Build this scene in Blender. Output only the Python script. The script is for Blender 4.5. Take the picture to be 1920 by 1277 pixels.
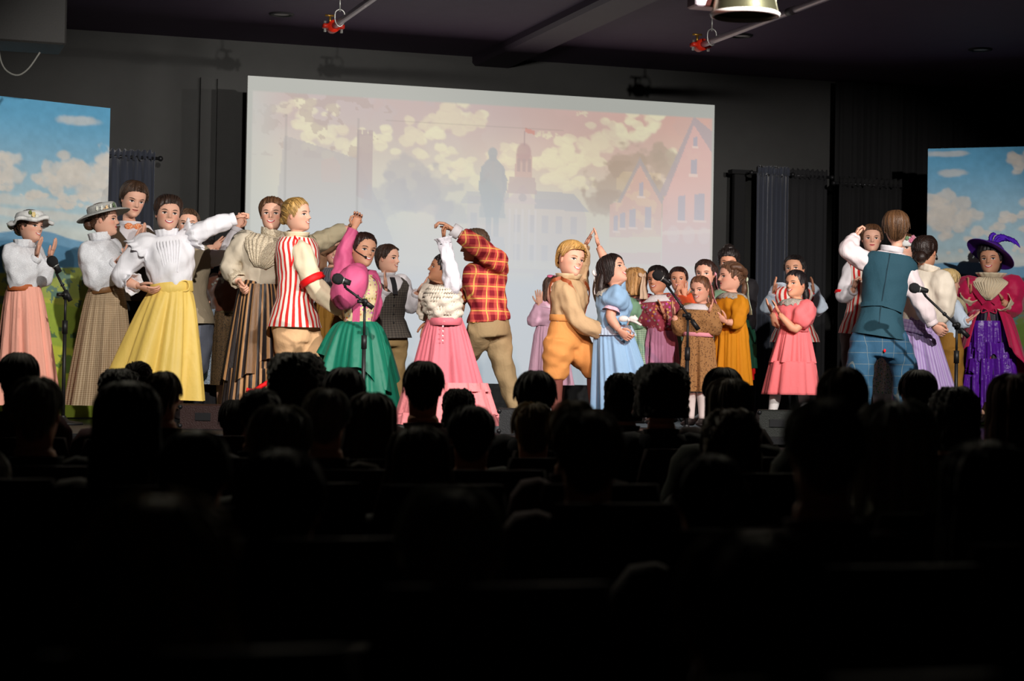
import bpy, math, random
import numpy as np
from mathutils import Vector, Matrix, noise

for o in list(bpy.data.objects):
    bpy.data.objects.remove(o, do_unlink=True)
scene = bpy.context.scene
COL = scene.collection
random.seed(7)
RNG = np.random.default_rng(7)
pi = math.pi

# ------------------------------------------------------------------ camera
F = 3733.0
EYE = np.array([0.0, 0.0, 1.30])
STAGE = 0.90
_y, _p, _r = math.radians(18.0), math.radians(0.933), math.radians(1.0)
R0 = np.array([math.cos(_y), -math.sin(_y), 0.0])
F0 = np.array([math.sin(_y), math.cos(_y), 0.0])
ZU = np.array([0.0, 0.0, 1.0])
_fw = F0 * math.cos(_p) + ZU * math.sin(_p)
_up = -F0 * math.sin(_p) + ZU * math.cos(_p)
CR = R0 * math.cos(_r) + _up * math.sin(_r)
CU = -R0 * math.sin(_r) + _up * math.cos(_r)
CF = _fw
cam_d = bpy.data.cameras.new('camera')
cam_d.lens = 70.0
cam_d.sensor_width = 36.0
cam_d.sensor_fit = 'HORIZONTAL'
cam_d.clip_end = 100
cam_d.dof.use_dof = True
cam_d.dof.focus_distance = 14.6
cam_d.dof.aperture_fstop = 2.8
cam = bpy.data.objects.new('camera', cam_d)
COL.objects.link(cam)
m = Matrix.Identity(4)
for i in range(3):
    m[i][0], m[i][1], m[i][2], m[i][3] = CR[i], CU[i], -CF[i], EYE[i]
cam.matrix_world = m
scene.camera = cam

def P(px, py, d):
    """a point of the place: seen at pixel (px, py), d metres away along the view"""
    return EYE + d * (CF + (px - 960) / F * CR - (py - 638.5) / F * CU)
def on_plane_y(px, py, Y):
    v = P(px, py, 1.0) - EYE
    return EYE + v * (Y / v[1])
def at_height(px, py, z):
    v = P(px, py, 1.0) - EYE
    return EYE + v * ((z - EYE[2]) / v[2])

# ------------------------------------------------------------------ world and light
w = bpy.data.worlds.new('dark_hall')
scene.world = w
w.use_nodes = True
w.node_tree.nodes['Background'].inputs[0].default_value = (0.004, 0.0045, 0.006, 1)
w.node_tree.nodes['Background'].inputs[1].default_value = 0.45
scene.view_settings.view_transform = 'Standard'
scene.view_settings.look = 'None'
scene.view_settings.gamma = 1.0
scene.view_settings.use_curve_mapping = False
scene.view_settings.exposure = 0.0

def spot(name, loc, target, energy, color, size_deg, blend, radius):
    l = bpy.data.lights.new(name, 'SPOT')
    l.energy = energy
    l.color = color
    l.spot_size = math.radians(size_deg)
    l.spot_blend = blend
    l.shadow_soft_size = radius
    o = bpy.data.objects.new(name, l)
    o.location = loc
    o.rotation_euler = (Vector(target) - Vector(loc)).to_track_quat('-Z', 'Y').to_euler()
    COL.objects.link(o)
    return o
spot('stage_light_left', (1.7, 7.2, 3.95), (2.6, 14.3, 1.75), 1600, (1.0, 0.95, 0.89), 46, 0.5, 0.05)
spot('stage_light_centre', (4.9, 7.2, 3.95), (4.9, 14.8, 1.75), 1400, (1.0, 0.95, 0.89), 50, 0.5, 0.05)
spot('stage_light_right', (7.4, 7.2, 3.95), (3.6, 14.6, 1.75), 550, (1.0, 0.95, 0.88), 46, 0.55, 0.05)
spot('stage_light_far', (7.0, 7.6, 3.95), (8.4, 16.0, 1.6), 1650, (1.0, 0.94, 0.89), 36, 0.6, 0.05)
spot('hair_rim_light_left', (1.5, 11.6, 4.12), (1.2, 6.5, 1.0), 110, (1.0, 0.92, 0.72), 95, 0.6, 0.05)  # added out-of-view spot, only to rim the spectators' hair
spot('hair_rim_light_right', (6.2, 11.6, 4.12), (4.2, 6.5, 1.0), 110, (1.0, 0.92, 0.72), 95, 0.6, 0.05)  # second added rim spot for the audience, no fixture modelled
spot('projector_light', (3.6, 1.0, 3.9), (5.9, 16.6, 1.75), 1700, (1.0, 0.36, 0.26), 13, 0.25, 0.02)

# ------------------------------------------------------------------ materials
def srgb(r, g=None, b=None):
    if g is None:
        r, g, b = r
    f = lambda c: (c / 255.0 / 12.92) if c <= 10 else ((c / 255.0 + 0.055) / 1.055) ** 2.4
    return (f(r), f(g), f(b))
MATS = {}
def mat(name, col, rough=0.8, pattern=None, bump=0.0, bscale=60.0, metal=0.0, var=0.08, vcol=False, emit=0.0, sheen=0.0, spec=0.3, coat=0.0, emcol=None, wrk=0.0):
    if name in MATS:
        return MATS[name]
    mt = bpy.data.materials.new(name)
    mt.use_nodes = True
    nt = mt.node_tree
    N, L = nt.nodes, nt.links
    bs = N['Principled BSDF']
    bs.inputs['Roughness'].default_value = rough
    bs.inputs['Metallic'].default_value = metal
    bs.inputs['Specular IOR Level'].default_value = spec
    if sheen:
        bs.inputs['Sheen Weight'].default_value = sheen
    if coat:
        bs.inputs['Coat Weight'].default_value = coat
    c1 = srgb(col)
    def nd(t, **kw):
        n = N.new(t)
        for k_, v_ in kw.items():
            setattr(n, k_, v_)
        return n
    def mth(op, a, b=None):
        n = nd('ShaderNodeMath', operation=op)
        for i, q in enumerate((a, b)):
            if q is None:
                continue
            if isinstance(q, (int, float)):
                n.inputs[i].default_value = q
            else:
                L.new(q, n.inputs[i])
        return n.outputs[0]
    def mix(fac, a, b, mode='MIX'):
        n = nd('ShaderNodeMix', data_type='RGBA', blend_type=mode)
        if isinstance(fac, (int, float)):
            n.inputs[0].default_value = fac
        else:
            L.new(fac, n.inputs[0])
        for i, q in ((6, a), (7, b)):
            if isinstance(q, tuple):
                n.inputs[i].default_value = (*q, 1)
            else:
                L.new(q, n.inputs[i])
        return n.outputs[2]
    tc = nd('ShaderNodeTexCoord')
    obj = tc.outputs['Object']
    out = None
    if vcol:
        a = nd('ShaderNodeVertexColor')
        a.layer_name = 'Col'
        out = a.outputs[0]
    else:
        rgb = nd('ShaderNodeRGB')
        rgb.outputs[0].default_value = (*c1, 1)
        out = rgb.outputs[0]
    if pattern:
        uv = tc.outputs['UV']
        sp = nd('ShaderNodeSeparateXYZ')
        L.new(uv, sp.inputs[0])
        U, V = sp.outputs[0], sp.outputs[1]
        k = pattern[0]
        c2 = srgb(pattern[1])
        if k in ('plaid', 'windowpane'):
            so = nd('ShaderNodeSeparateXYZ')
            L.new(obj, so.inputs[0])
            U = mth('ADD', so.outputs[0], mth('MULTIPLY', so.outputs[1], 0.25)); V = so.outputs[2]
        def band(x, per, frac):      # 1 inside a stripe of width frac*per
            fr = mth('FRACT', mth('DIVIDE', x, per))
            return mth('LESS_THAN', fr, frac)
        if k == 'stripes':
            out = mix(band(U, pattern[2], pattern[3]), out, c2)
        elif k == 'plaid':
            per = pattern[2]
            a_ = band(U, per, 0.45); b_ = band(V, per, 0.45)
            s_ = mth('MULTIPLY', mth('ADD', a_, b_), 0.5)
            out = mix(s_, out, c2)
            c3 = srgb(pattern[3])
            l1 = band(mth('ADD', U, per * 0.28), per, 0.09); l2 = band(mth('ADD', V, per * 0.28), per, 0.09)
            out = mix(mth('MULTIPLY', mth('MAXIMUM', l1, l2), 0.8), out, c3)
        elif k == 'gingham':
            per = pattern[2]
            s_ = mth('MULTIPLY', mth('ADD', band(U, per, 0.5), band(V, per, 0.5)), 0.5)
            out = mix(s_, out, c2)
        elif k == 'windowpane':
            per = pattern[2]
            out = mix(mth('MULTIPLY', mth('MAXIMUM', band(U, per, 0.035), band(V, per, 0.035)), 0.45), out, c2)
        elif k in ('dots', 'floral', 'lace'):
            vo = nd('ShaderNodeTexVoronoi')
            vo.inputs['Scale'].default_value = pattern[2]
            vo.inputs['Randomness'].default_value = 0.9
            L.new(obj, vo.inputs['Vector'])
            if k == 'dots':
                out = mix(mth('LESS_THAN', vo.outputs['Distance'], pattern[3]), out, c2)
            elif k == 'floral':
                m1 = mth('LESS_THAN', vo.outputs['Distance'], pattern[3])
                hs = mix(0.45, c2, vo.outputs['Color'])
                out = mix(m1, out, hs)
            else:
                vo.feature = 'DISTANCE_TO_EDGE'
                m1 = mth('GREATER_THAN', vo.outputs['Distance'], pattern[3])
                out = mix(mth('MULTIPLY', m1, 0.55), out, c2)
    nz = nd('ShaderNodeTexNoise')
    nz.inputs['Scale'].default_value = 6.0
    nz.inputs['Detail'].default_value = 4.0
    L.new(obj, nz.inputs['Vector'])
    if var:
        mr = nd('ShaderNodeMapRange')
        mr.inputs[3].default_value = 1 - var
        mr.inputs[4].default_value = 1 + var
        L.new(nz.outputs[0], mr.inputs[0])
        cx = nd('ShaderNodeCombineXYZ')
        for i in range(3):
            L.new(mr.outputs[0], cx.inputs[i])
        out = mix(1.0, out, cx.outputs[0], 'MULTIPLY')
    if emit:
        bs.inputs['Base Color'].default_value = (*(emcol or (0.5, 0.5, 0.5)), 1)
        L.new(out, bs.inputs['Emission Color'])
        bs.inputs['Emission Strength'].default_value = emit
    else:
        L.new(out, bs.inputs['Base Color'])
    if bump:
        n2 = nd('ShaderNodeTexNoise')
        n2.inputs['Scale'].default_value = bscale
        n2.inputs['Detail'].default_value = 3.0
        L.new(obj, n2.inputs['Vector'])
        bp = nd('ShaderNodeBump')
        bp.inputs['Strength'].default_value = bump
        bp.inputs['Distance'].default_value = 0.02
        L.new(n2.outputs[0], bp.inputs['Height'])
        L.new(bp.outputs[0], bs.inputs['Normal'])
    if wrk:
        n3 = nd('ShaderNodeTexNoise')
        n3.inputs['Scale'].default_value = 10.0
        n3.inputs['Detail'].default_value = 2.0
        n3.inputs['Distortion'].default_value = 1.2
        mp = nd('ShaderNodeMapping')
        mp.inputs['Scale'].default_value = (1.0, 1.0, 0.45)
        L.new(obj, mp.inputs[0])
        L.new(mp.outputs[0], n3.inputs['Vector'])
        b3 = nd('ShaderNodeBump')
        b3.inputs['Strength'].default_value = wrk
        b3.inputs['Distance'].default_value = 0.045
        L.new(n3.outputs[0], b3.inputs['Height'])
        if bump:
            L.new(bp.outputs[0], b3.inputs['Normal'])
        L.new(b3.outputs[0], bs.inputs['Normal'])
    MATS[name] = mt
    return mt

# ------------------------------------------------------------------ mesh helpers
def unit(v):
    v = np.asarray(v, float)
    n = np.linalg.norm(v)
    return v / n if n > 1e-9 else v
class MB:
    """collects shapes for ONE mesh object"""
    def __init__(self):
        self.v, self.f, self.uv, self.c, self.n = [], [], [], [], 0
    def add(self, verts, faces, uvs=None, col=(1, 1, 1)):
        verts = np.asarray(verts, float).reshape(-1, 3)
        k = self.n
        self.v.append(verts)
        self.f.extend([tuple(i + k for i in f) for f in faces])
        self.uv.append(np.zeros((len(verts), 2)) if uvs is None else np.asarray(uvs, float))
        c = np.asarray(col, float)
        if c.ndim == 1:
            c = np.tile(c, (len(verts), 1))
        self.c.append(c)
        self.n += len(verts)
    def rings(self, rs, closed=True, caps=(False, False), circ=1.0, col=(1, 1, 1)):
        rs = np.asarray(rs, float)
        m_, n_ = rs.shape[0], rs.shape[1]
        fs = []
        nn = n_ if closed else n_ - 1
        for j in range(m_ - 1):
            for i in range(nn):
                i2 = (i + 1) % n_
                fs.append((j * n_ + i, j * n_ + i2, (j + 1) * n_ + i2, (j + 1) * n_ + i))
        if caps[0]:
            fs.append(tuple(range(n_))[::-1])
        if caps[1]:
            fs.append(tuple((m_ - 1) * n_ + i for i in range(n_)))
        cen = rs.mean(axis=1)
        vl = np.concatenate([[0], np.cumsum(np.linalg.norm(np.diff(rs[:, 0], axis=0), axis=1) * 0.5 + np.linalg.norm(np.diff(rs[:, n_ // 2], axis=0), axis=1) * 0.5)])
        u = np.arange(n_) / n_ * circ
        # triangle wave on closed loops would mirror; keep straight u (seam behind)
        uv = np.stack([np.tile(u, m_), np.repeat(vl, n_)], axis=1)
        c = np.asarray(col, float)
        if c.ndim == 3:
            c = c.reshape(-1, 3)
        self.add(rs.reshape(-1, 3), fs, uv, c)
    def tube(self, pts, rad, n=10, caps=(True, True), col=(1, 1, 1), flat=None, jitter=0.0):
        pts = [np.asarray(p, float) for p in pts]
        rs = []
        t0 = unit(pts[1] - pts[0])
        ref = np.array([0, 0, 1.0]) if abs(t0[2]) < 0.9 else np.array([1.0, 0, 0])
        s = unit(np.cross(t0, ref))
        ang = np.arange(n) / n * 2 * pi
        if np.isscalar(rad):
            rad = [rad] * len(pts)
        for i, p in enumerate(pts):
            t = unit(pts[min(i + 1, len(pts) - 1)] - pts[max(i - 1, 0)])
            s = unit(s - t * np.dot(s, t))
            b = np.cross(t, s)
            r = rad[i] * (1 + (jitter * np.sin(3 * ang + i * 1.9) if jitter else 0))
            rr = r if np.ndim(r) else np.full(n, r)
            rs.append(p + np.outer(rr * np.cos(ang), s) + np.outer(rr * np.sin(ang), b))
        self.rings(rs, True, caps, 2 * pi * float(np.mean(rad)), col)
    def ball(self, c, ax, n=12, m=8, col=(1, 1, 1)):
        """ellipsoid; ax = three half axes (vectors)"""
        rs = []
        c = np.asarray(c, float)
        ax = [np.asarray(a, float) for a in ax]
        ang = np.arange(n) / n * 2 * pi
        for j in range(m + 1):
            th = -pi / 2 + pi * (0.02 + 0.96 * j / m)
            rs.append(c + np.outer(np.cos(ang) * math.cos(th), ax[0]) + np.outer(np.sin(ang) * math.cos(th), ax[1]) + ax[2] * math.sin(th))
        self.rings(rs, True, (True, True), 0.3, col)
    def box(self, c, sx, sy, sz, ex=(1, 0, 0), ey=(0, 1, 0), ez=(0, 0, 1), bev=0.0, col=(1, 1, 1)):
        c = np.asarray(c, float); ex, ey, ez = (np.asarray(e, float) for e in (ex, ey, ez))
        if bev <= 0:
            vs = [c + ex * sx * a / 2 + ey * sy * b / 2 + ez * sz * d / 2 for d in (-1, 1) for b in (-1, 1) for a in (-1, 1)]
            self.add(vs, [(0, 2, 3, 1), (4, 5, 7, 6), (0, 1, 5, 4), (2, 6, 7, 3), (1, 3, 7, 5), (0, 4, 6, 2)], None, col)
            return
        rs = []
        for zz, ins in ((-1, bev), (-1, 0), (1, 0), (1, bev)):
            z = zz * sz / 2 + (bev if (zz < 0 and ins == 0) else (-bev if (zz > 0 and ins == 0) else 0))
            hx, hy = sx / 2 - ins, sy / 2 - ins
            q = [(-hx, -hy + bev), (-hx + bev, -hy), (hx - bev, -hy), (hx, -hy + bev), (hx, hy - bev), (hx - bev, hy), (-hx + bev, hy), (-hx, hy - bev)]
            rs.append([c + ex * a + ey * b + ez * z for a, b in q])
        self.rings(rs, True, (True, True), 1.0, col)
    def build(self, name, material, parent=None, smooth=True, solid=0.0):
        me = bpy.data.meshes.new(name)
        V = np.concatenate(self.v)
        o = bpy.data.objects.new(name, me)
        if parent is not None:
            off = np.array(parent_off(parent))
            V = V - off
        else:
            base = np.array([V[:, 0].mean(), V[:, 1].mean(), V[:, 2].min()])
            V = V - base
            o.location = base
        me.from_pydata(V.tolist(), [], self.f)
        uvs = np.concatenate(self.uv)
        cs = np.concatenate(self.c)
        lv = np.empty(len(me.loops), dtype=np.int32)
        me.loops.foreach_get('vertex_index', lv)
        ul = me.uv_layers.new(name='UVMap')
        ul.data.foreach_set('uv', uvs[lv].astype(np.float32).ravel())
        ca = me.color_attributes.new('Col', 'FLOAT_COLOR', 'POINT')
        ca.data.foreach_set('color', np.concatenate([cs, np.ones((len(cs), 1))], axis=1).astype(np.float32).ravel())
        if smooth:
            me.polygons.foreach_set('use_smooth', np.ones(len(me.polygons), dtype=bool))
        me.materials.append(material)
        me.update()
        COL.objects.link(o)
        if parent is not None:
            o.parent = parent
        if solid:
            md = o.modifiers.new('thickness', 'SOLIDIFY')
            md.thickness = solid
            md.offset = 0
        return o
def parent_off(p):
    off = np.array(p.location)
    q = p.parent
    while q is not None:
        off = off + np.array(q.location)
        q = q.parent
    return off
def thing(name, loc, label, cat, group=None):
    o = bpy.data.objects.new(name, None)
    o.empty_display_size = 0.1
    o.location = tuple(loc)
    COL.objects.link(o)
    o['label'] = label
    o['category'] = cat
    if group:
        o['group'] = group
    return o
def tag(o, label, cat, group=None):
    o['label'] = label
    o['category'] = cat
    if group:
        o['group'] = group
    return o
def struct(o, label=None):
    o['kind'] = 'structure'
    if label:
        o['label'] = label
    return o
def smoothpath(pts, sub=6):
    """rounded polyline"""
    pts = [np.asarray(p, float) for p in pts]
    out = []
    n = len(pts)
    for i in range(n - 1):
        p0, p1, p2, p3 = pts[max(i - 1, 0)], pts[i], pts[i + 1], pts[min(i + 2, n - 1)]
        for j in range(sub):
            t = j / sub
            out.append(0.5 * ((2 * p1) + (-p0 + p2) * t + (2 * p0 - 5 * p1 + 4 * p2 - p3) * t * t + (-p0 + 3 * p1 - 3 * p2 + p3) * t ** 3))
    out.append(pts[-1])
    return out
# ------------------------------------------------------------------ the hall
YS, YW, CEIL = 16.6, 17.5, 4.20
XL, XR, YB = -5.0, 11.2, -3.0
black_paint = mat('black_wall_paint', (52, 52, 51), 0.75, bump=0.15, bscale=120, var=0.12)
ceil_paint = mat('dark_plum_ceiling_paint', (90, 74, 96), 0.7, bump=0.12, bscale=90, var=0.1)
floor_m = mat('dark_carpet', (24, 22, 24), 0.95, bump=0.3, bscale=200)
def slab(name, x0, x1, y0, y1, z0, z1, m_, label=None, parent=None):
    b = MB()
    b.box(((x0 + x1) / 2, (y0 + y1) / 2, (z0 + z1) / 2), x1 - x0, y1 - y0, z1 - z0)
    o = b.build(name, m_, parent, smooth=False)
    if parent is None:
        struct(o, label)
    return o
slab('floor', XL, XR, YB, YW, -0.1, 0.0, floor_m, 'dark carpeted auditorium floor under the audience')
slab('ceiling', XL, XR, YB, YW + 0.2, CEIL, CEIL + 0.15, ceil_paint, 'dark plum painted ceiling above the stage')
slab('wall_back', XL, XR, YW, YW + 0.2, 0, CEIL, black_paint, 'black painted wall behind the projection screen')
slab('wall_left', XL - 0.2, XL, YB, YW, 0, CEIL, black_paint, 'black left wall of the hall')
slab('wall_right', XR, XR + 0.2, YB, YW, 0, CEIL, black_paint, 'black right wall of the hall')
slab('wall_rear', XL, XR, YB - 0.2, YB, 0, CEIL, black_paint, 'black rear wall of the hall')
# pilaster strips on the back wall, left of the screen
pa = on_plane_y(372, 300, YW)[0]; pb = on_plane_y(402, 300, YW)[0]; pc = on_plane_y(440, 300, YW)[0]
slab('trim_1', pa, pc, YW - 0.06, YW, 0, on_plane_y(405, 148, YW)[2], black_paint, 'shallow black pilaster on the wall left of the screen')
slab('trim_2', pb, pc - 0.02, YW - 0.10, YW - 0.06, 0, on_plane_y(405, 150, YW)[2], black_paint, 'raised strip on the black pilaster left of the screen')
# ceiling beam running towards the stage
bx = on_plane_y(922, 126, YW)
beam_m = mat('beam_plum_paint', (74, 62, 78), 0.6, bump=0.1, bscale=90)
bb = MB()
w2 = 0.19
zb = bx[2]
rs = []
for y in (YB + 0.5, YW):
    rs.append([(bx[0] - w2, y, CEIL), (bx[0] - w2, y, zb + 0.03), (bx[0] - w2 + 0.03, y, zb), (bx[0] + w2 - 0.03, y, zb), (bx[0] + w2, y, zb + 0.03), (bx[0] + w2, y, CEIL)])
bb.rings(rs, True, (True, True))
struct(bb.build('ceiling_beam', beam_m, None, smooth=False), 'dark boxed ceiling beam running to the back wall')
# stage
stage_m = mat('black_stage_floor', (26, 26, 28), 0.45, bump=0.1, bscale=40, var=0.3)
stage = thing('stage', (4.5, 14.7, 0), 'low black stage platform the performers stand on', 'stage')
SF = 11.9
slab('deck', XL + 0.02, XR - 0.02, SF, YW - 0.02, STAGE - 0.04, STAGE, stage_m, parent=stage)
slab('fascia', XL + 0.02, XR - 0.02, SF + 0.03, SF + 0.06, 0, STAGE - 0.04, mat('stage_fascia', (30, 18, 16), 0.6), parent=stage)
slab('platform_core', XL + 0.1, XR - 0.1, SF + 0.1, YW - 0.05, 0.0, STAGE - 0.04, stage_m, parent=stage)

# ------------------------------------------------------------------ painted pictures (numpy painters -> colour attribute)
def fbm(nx, ny, sx, sy, seed, octv=5):
    r = np.random.default_rng(seed)
    out = np.zeros((ny, nx)); amp = 1.0; tot = 0
    for o_ in range(octv):
        gx, gy = int(sx * 2 ** o_) + 2, int(sy * 2 ** o_) + 2
        g = r.random((gy, gx))
        xs = np.linspace(0, gx - 1.001, nx); ys = np.linspace(0, gy - 1.001, ny)
        x0 = xs.astype(int); y0 = ys.astype(int)
        fx = xs - x0; fy = ys - y0
        fx = fx * fx * (3 - 2 * fx); fy = fy * fy * (3 - 2 * fy)
        a = g[np.ix_(y0, x0)] * (1 - fx) + g[np.ix_(y0, x0 + 1)] * fx
        b = g[np.ix_(y0 + 1, x0)] * (1 - fx) + g[np.ix_(y0 + 1, x0 + 1)] * fx
        out += amp * (a * (1 - fy)[:, None] + b * fy[:, None]); tot += amp
        amp *= 0.5
    return out / tot
def sstep(a, b, x):
    t = np.clip((x - a) / (b - a), 0, 1)
    return t * t * (3 - 2 * t)
class Canvas:
    def __init__(s, nx, ny, asp):
        s.nx, s.ny = nx, ny
        s.U, s.V = np.meshgrid(np.linspace(0, 1, nx), np.linspace(0, 1, ny))
        s.img = np.zeros((ny, nx, 3)); s.asp = asp
    def over(s, mask, col):
        c = np.array(srgb(col)) if not isinstance(col, np.ndarray) else col
        s.img = s.img * (1 - mask[..., None]) + c * mask[..., None]
    def poly(s, pts, col, op=1.0, soft=0.004):
        """filled convex-or-not polygon, even-odd"""
        U, V = s.U, s.V
        ins = np.zeros(U.shape, bool)
        n = len(pts)
        for i in range(n):
            (x0, y0), (x1, y1) = pts[i], pts[(i + 1) % n]
            if y0 == y1:
                continue
            c = ((y0 > V) != (y1 > V)) & (U < (x1 - x0) * (V - y0) / (y1 - y0) + x0)
            ins ^= c
        s.over(ins * op, col)
    def blob(s, cx, cy, rx, ry, col, op=1.0, nz=None, edge=0.25):
        d = np.sqrt(((s.U - cx) / rx) ** 2 + ((s.V - cy) / ry) ** 2)
        if nz is not None:
            d = d + (nz - 0.5) * 1.3
        s.over((1 - sstep(1 - edge, 1, d)) * op, col)

    def cloud(s, cx, cy, rx, ry, col, shade, op, seed):
        g = np.random.default_rng(seed)
        n = fbm(s.nx, s.ny, 26 * s.asp, 26, seed + 77, 3)
        for k in range(16):
            a = g.uniform(0, 2 * pi); q = math.sqrt(g.random())
            x, y = cx + rx * q * math.cos(a), cy + ry * q * math.sin(a)
            rr = ry * g.uniform(.35, .6) * (1.15 - .5 * q)
            s.blob(x, y + rr * .25, rr * 1.5 / s.asp, rr * 1.05, shade, op * .55, n, .5)
            s.blob(x, y, rr * 1.45 / s.asp, rr, col, op * .75, n, .35)
def paint_screen():
    nx, ny = 430, 265
    c = Canvas(nx, ny, 1.65)
    U, V = c.U, c.V
    n1 = fbm(nx, ny, 6, 4, 11); n2 = fbm(nx, ny, 14, 9, 12); n3 = fbm(nx, ny, 40, 26, 13, 3)
    top = np.array(srgb(200, 178, 176)); right = np.array(srgb(224, 172, 156)); low = np.array(srgb(188, 198, 205))
    g = sstep(0.05, 0.42, V)[..., None]
    sky = (top * (1 - sstep(0.3, 1, U))[..., None] + right * sstep(0.3, 1, U)[..., None])
    c.img = sky * (1 - g) + np.array(srgb(222, 214, 186)) * g
    c.img *= (0.92 + 0.16 * n1)[..., None]
    cream = (242, 234, 192)
    for q, (x, y, rx, ry, o_) in enumerate(((.44, .09, .05, .055, .9), (.37, .13, .06, .045, .9), (.30, .18, .08, .045, .85), (.11, .12, .07, .05, .8), (.19, .2, .08, .05, .8),
                               (.75, .14, .05, .06, .9), (.70, .20, .07, .06, .95), (.64, .25, .06, .05, .9), (.84, .06, .035, .06, .9), (.80, .12, .04, .05, .8), (.62, .14, .03, .012, .8),
                               (.47, .29, .08, .05, .85), (.40, .24, .08, .045, .75), (.93, .2, .05, .04, .6), (.70, .06, .015, .01, .8), (.54, .22, .05, .04, .6), (.68, .30, .06, .04, .8))):
        c.cloud(x, y, rx, ry, cream, (222, 200, 178), o_, 200 + q)
    c.over(sstep(.52, .62, n2) * sstep(.3, .1, V) * .35, (205, 170, 160))
    # leaf sprays top left
    lf = (n3 > .56) & (U < .3 - .35 * np.abs(V - .1)) & (V < .26) & (V > .04) & (n1 > .4)
    c.over(lf * .55, (178, 150, 140))
    # left house roof and chimney
    c.poly([(.075, .19), (.225, .255), (.275, .42), (.32, .60), (.05, .62)], (186, 176, 172), .8)
    c.poly([(.222, .175), (.256, .168), (.256, .4), (.222, .38)], (184, 160, 156), .9)
    for i in range(3):
        c.poly([(.223 + i * .012, .158), (.231 + i * .012, .158), (.231 + i * .012, .178), (.223 + i * .012, .178)], (184, 160, 156), .9)
    c.poly([(.15, .27), (.175, .25), (.19, .28), (.19, .34), (.152, .34)], (205, 178, 168), .5)
    # trees
    for (x, y, rx, ry) in ((.33, .33, .06, .10), (.38, .37, .06, .09), (.29, .38, .05, .08), (.42, .42, .04, .06)):
        c.blob(x, y, rx, ry, (176, 168, 170), .6, n3, .3)
    for (x, y, rx, ry) in ((.82, .24, .07, .08), (.78, .31, .06, .09), (.87, .21, .06, .07), (.75, .37, .04, .06), (.85, .33, .06, .09)):
        c.blob(x, y, rx, ry, (176, 152, 128), .75, n3, .3)
    # courthouse
    wall = (206, 190, 186)
    c.poly([(.455, .36), (.60, .36), (.60, .62), (.455, .62)], wall, .6)
    c.poly([(.60, .36), (.70, .36), (.715, .42), (.715, .64), (.60, .64)], wall, .6)
    c.poly([(.455, .345), (.545, .345), (.545, .38), (.44, .39)], (176, 172, 176), .6)
    c.poly([(.60, .335), (.685, .338), (.72, .40), (.60, .395)], (168, 170, 176), .7)
    c.poly([(.535, .38), (.575, .315), (.605, .38)], (212, 194, 188), .8)
    c.blob(.574, .36, .010, .016, (180, 170, 170), .8)
    c.poly([(.545, .29), (.60, .29), (.605, .345), (.54, .345)], (190, 166, 162), .8)
    c.poly([(.558, .21), (.592, .21), (.594, .29), (.556, .29)], (204, 170, 158), .9)
    c.blob(.575, .205, .018, .038, (186, 150, 146), .9)
    c.poly([(.5735, .13), (.5765, .13), (.5765, .18), (.5735, .18)], (170, 140, 140), .9)
    c.poly([(.576, .118), (.597, .128), (.597, .142), (.576, .134)], (214, 128, 110), .8)
    for i in range(3):
        c.poly([(.561 + i * .011, .225), (.568 + i * .011, .225), (.568 + i * .011, .27), (.561 + i * .011, .27)], (176, 150, 146), .8)
    for r_ in range(2):
        for i in range(8):
            if i in (1, 2):
                continue
            x = .462 + i * .031; y = .42 + r_ * .10
            c.poly([(x, y), (x + .014, y), (x + .014, y + .06), (x, y + .06)], (176, 172, 178), .6)
    for i in range(5):
        x = .545 + i * .014
        c.poly([(x, .40), (x + .005, .40), (x + .005, .6), (x, .6)], (222, 212, 206), .7)
    # right houses
    c.poly([(.832, .215), (.882, .345), (.882, .64), (.765, .64), (.765, .37), (.79, .355)], (222, 176, 158), .85)
    c.over(((n3 > .5) & (U > .78) & (U < .88) & (V > .25) & (V < .5)) * .3, (238, 214, 160))
    c.poly([(.832, .20), (.888, .345), (.882, .36), (.832, .228), (.79, .362), (.782, .36)], (168, 160, 160), .8)
    c.poly([(.885, .35), (.953, .055), (1.0, .17), (1.0, .66), (.885, .66)], (226, 176, 168), .9)
    c.poly([(.953, .045), (1.0, .10), (1.0, .18), (.953, .075), (.892, .33), (.872, .34)], (176, 160, 164), .85)
    for (x, y, w_, h_) in ((.952, .12, .010, .03), (.947, .20, .015, .05), (.92, .33, .017, .085), (.957, .32, .024, .09), (.83, .29, .011, .045), (.811, .385, .014, .06), (.845, .375, .014, .07), (.775, .41, .01, .05), (.79, .4, .01, .05)):
        c.poly([(x, y), (x + w_, y - .005), (x + w_, y + h_), (x, y + h_)], (166, 164, 178), .85)
        c.poly([(x - .003, y + h_), (x + w_ + .003, y + h_), (x + w_ + .003, y + h_ + .008), (x - .003, y + h_ + .008)], (238, 214, 200), .7)
    c.poly([(.885, .455), (1, .44), (1, .455), (.885, .47)], (240, 214, 196), .7)
    for i in range(3):
        c.blob(.91 + i * .035, .465, .016, .035, (232, 208, 200), .5)
    c.poly([(.765, .485), (.882, .475), (.882, .53), (.75, .54)], (226, 214, 178), .8)
    # street level
    c.over(sstep(.58, .68, V) * .9, (188, 202, 214))
    c.over(((V > .575) & (V < .605)) * .5, (226, 222, 196))
    # statue of a standing man in a coat
    st = (164, 168, 170)
    c.blob(.508, .212, .0115, .022, st, .95)
    c.poly([(.498, .232), (.518, .232), (.534, .262), (.537, .34), (.528, .40), (.524, .43), (.494, .43), (.486, .37), (.478, .335), (.484, .262)], st, .95)
    c.poly([(.499, .218), (.517, .218), (.514, .240), (.502, .240)], st, .95)
    c.poly([(.528, .26), (.541, .30), (.538, .345), (.530, .345)], st, .95)
    c.poly([(.484, .36), (.533, .36), (.537, .435), (.481, .435)], st, .7)
    c.poly([(.496, .42), (.508, .42), (.506, .50), (.495, .50)], st, .85)
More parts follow.
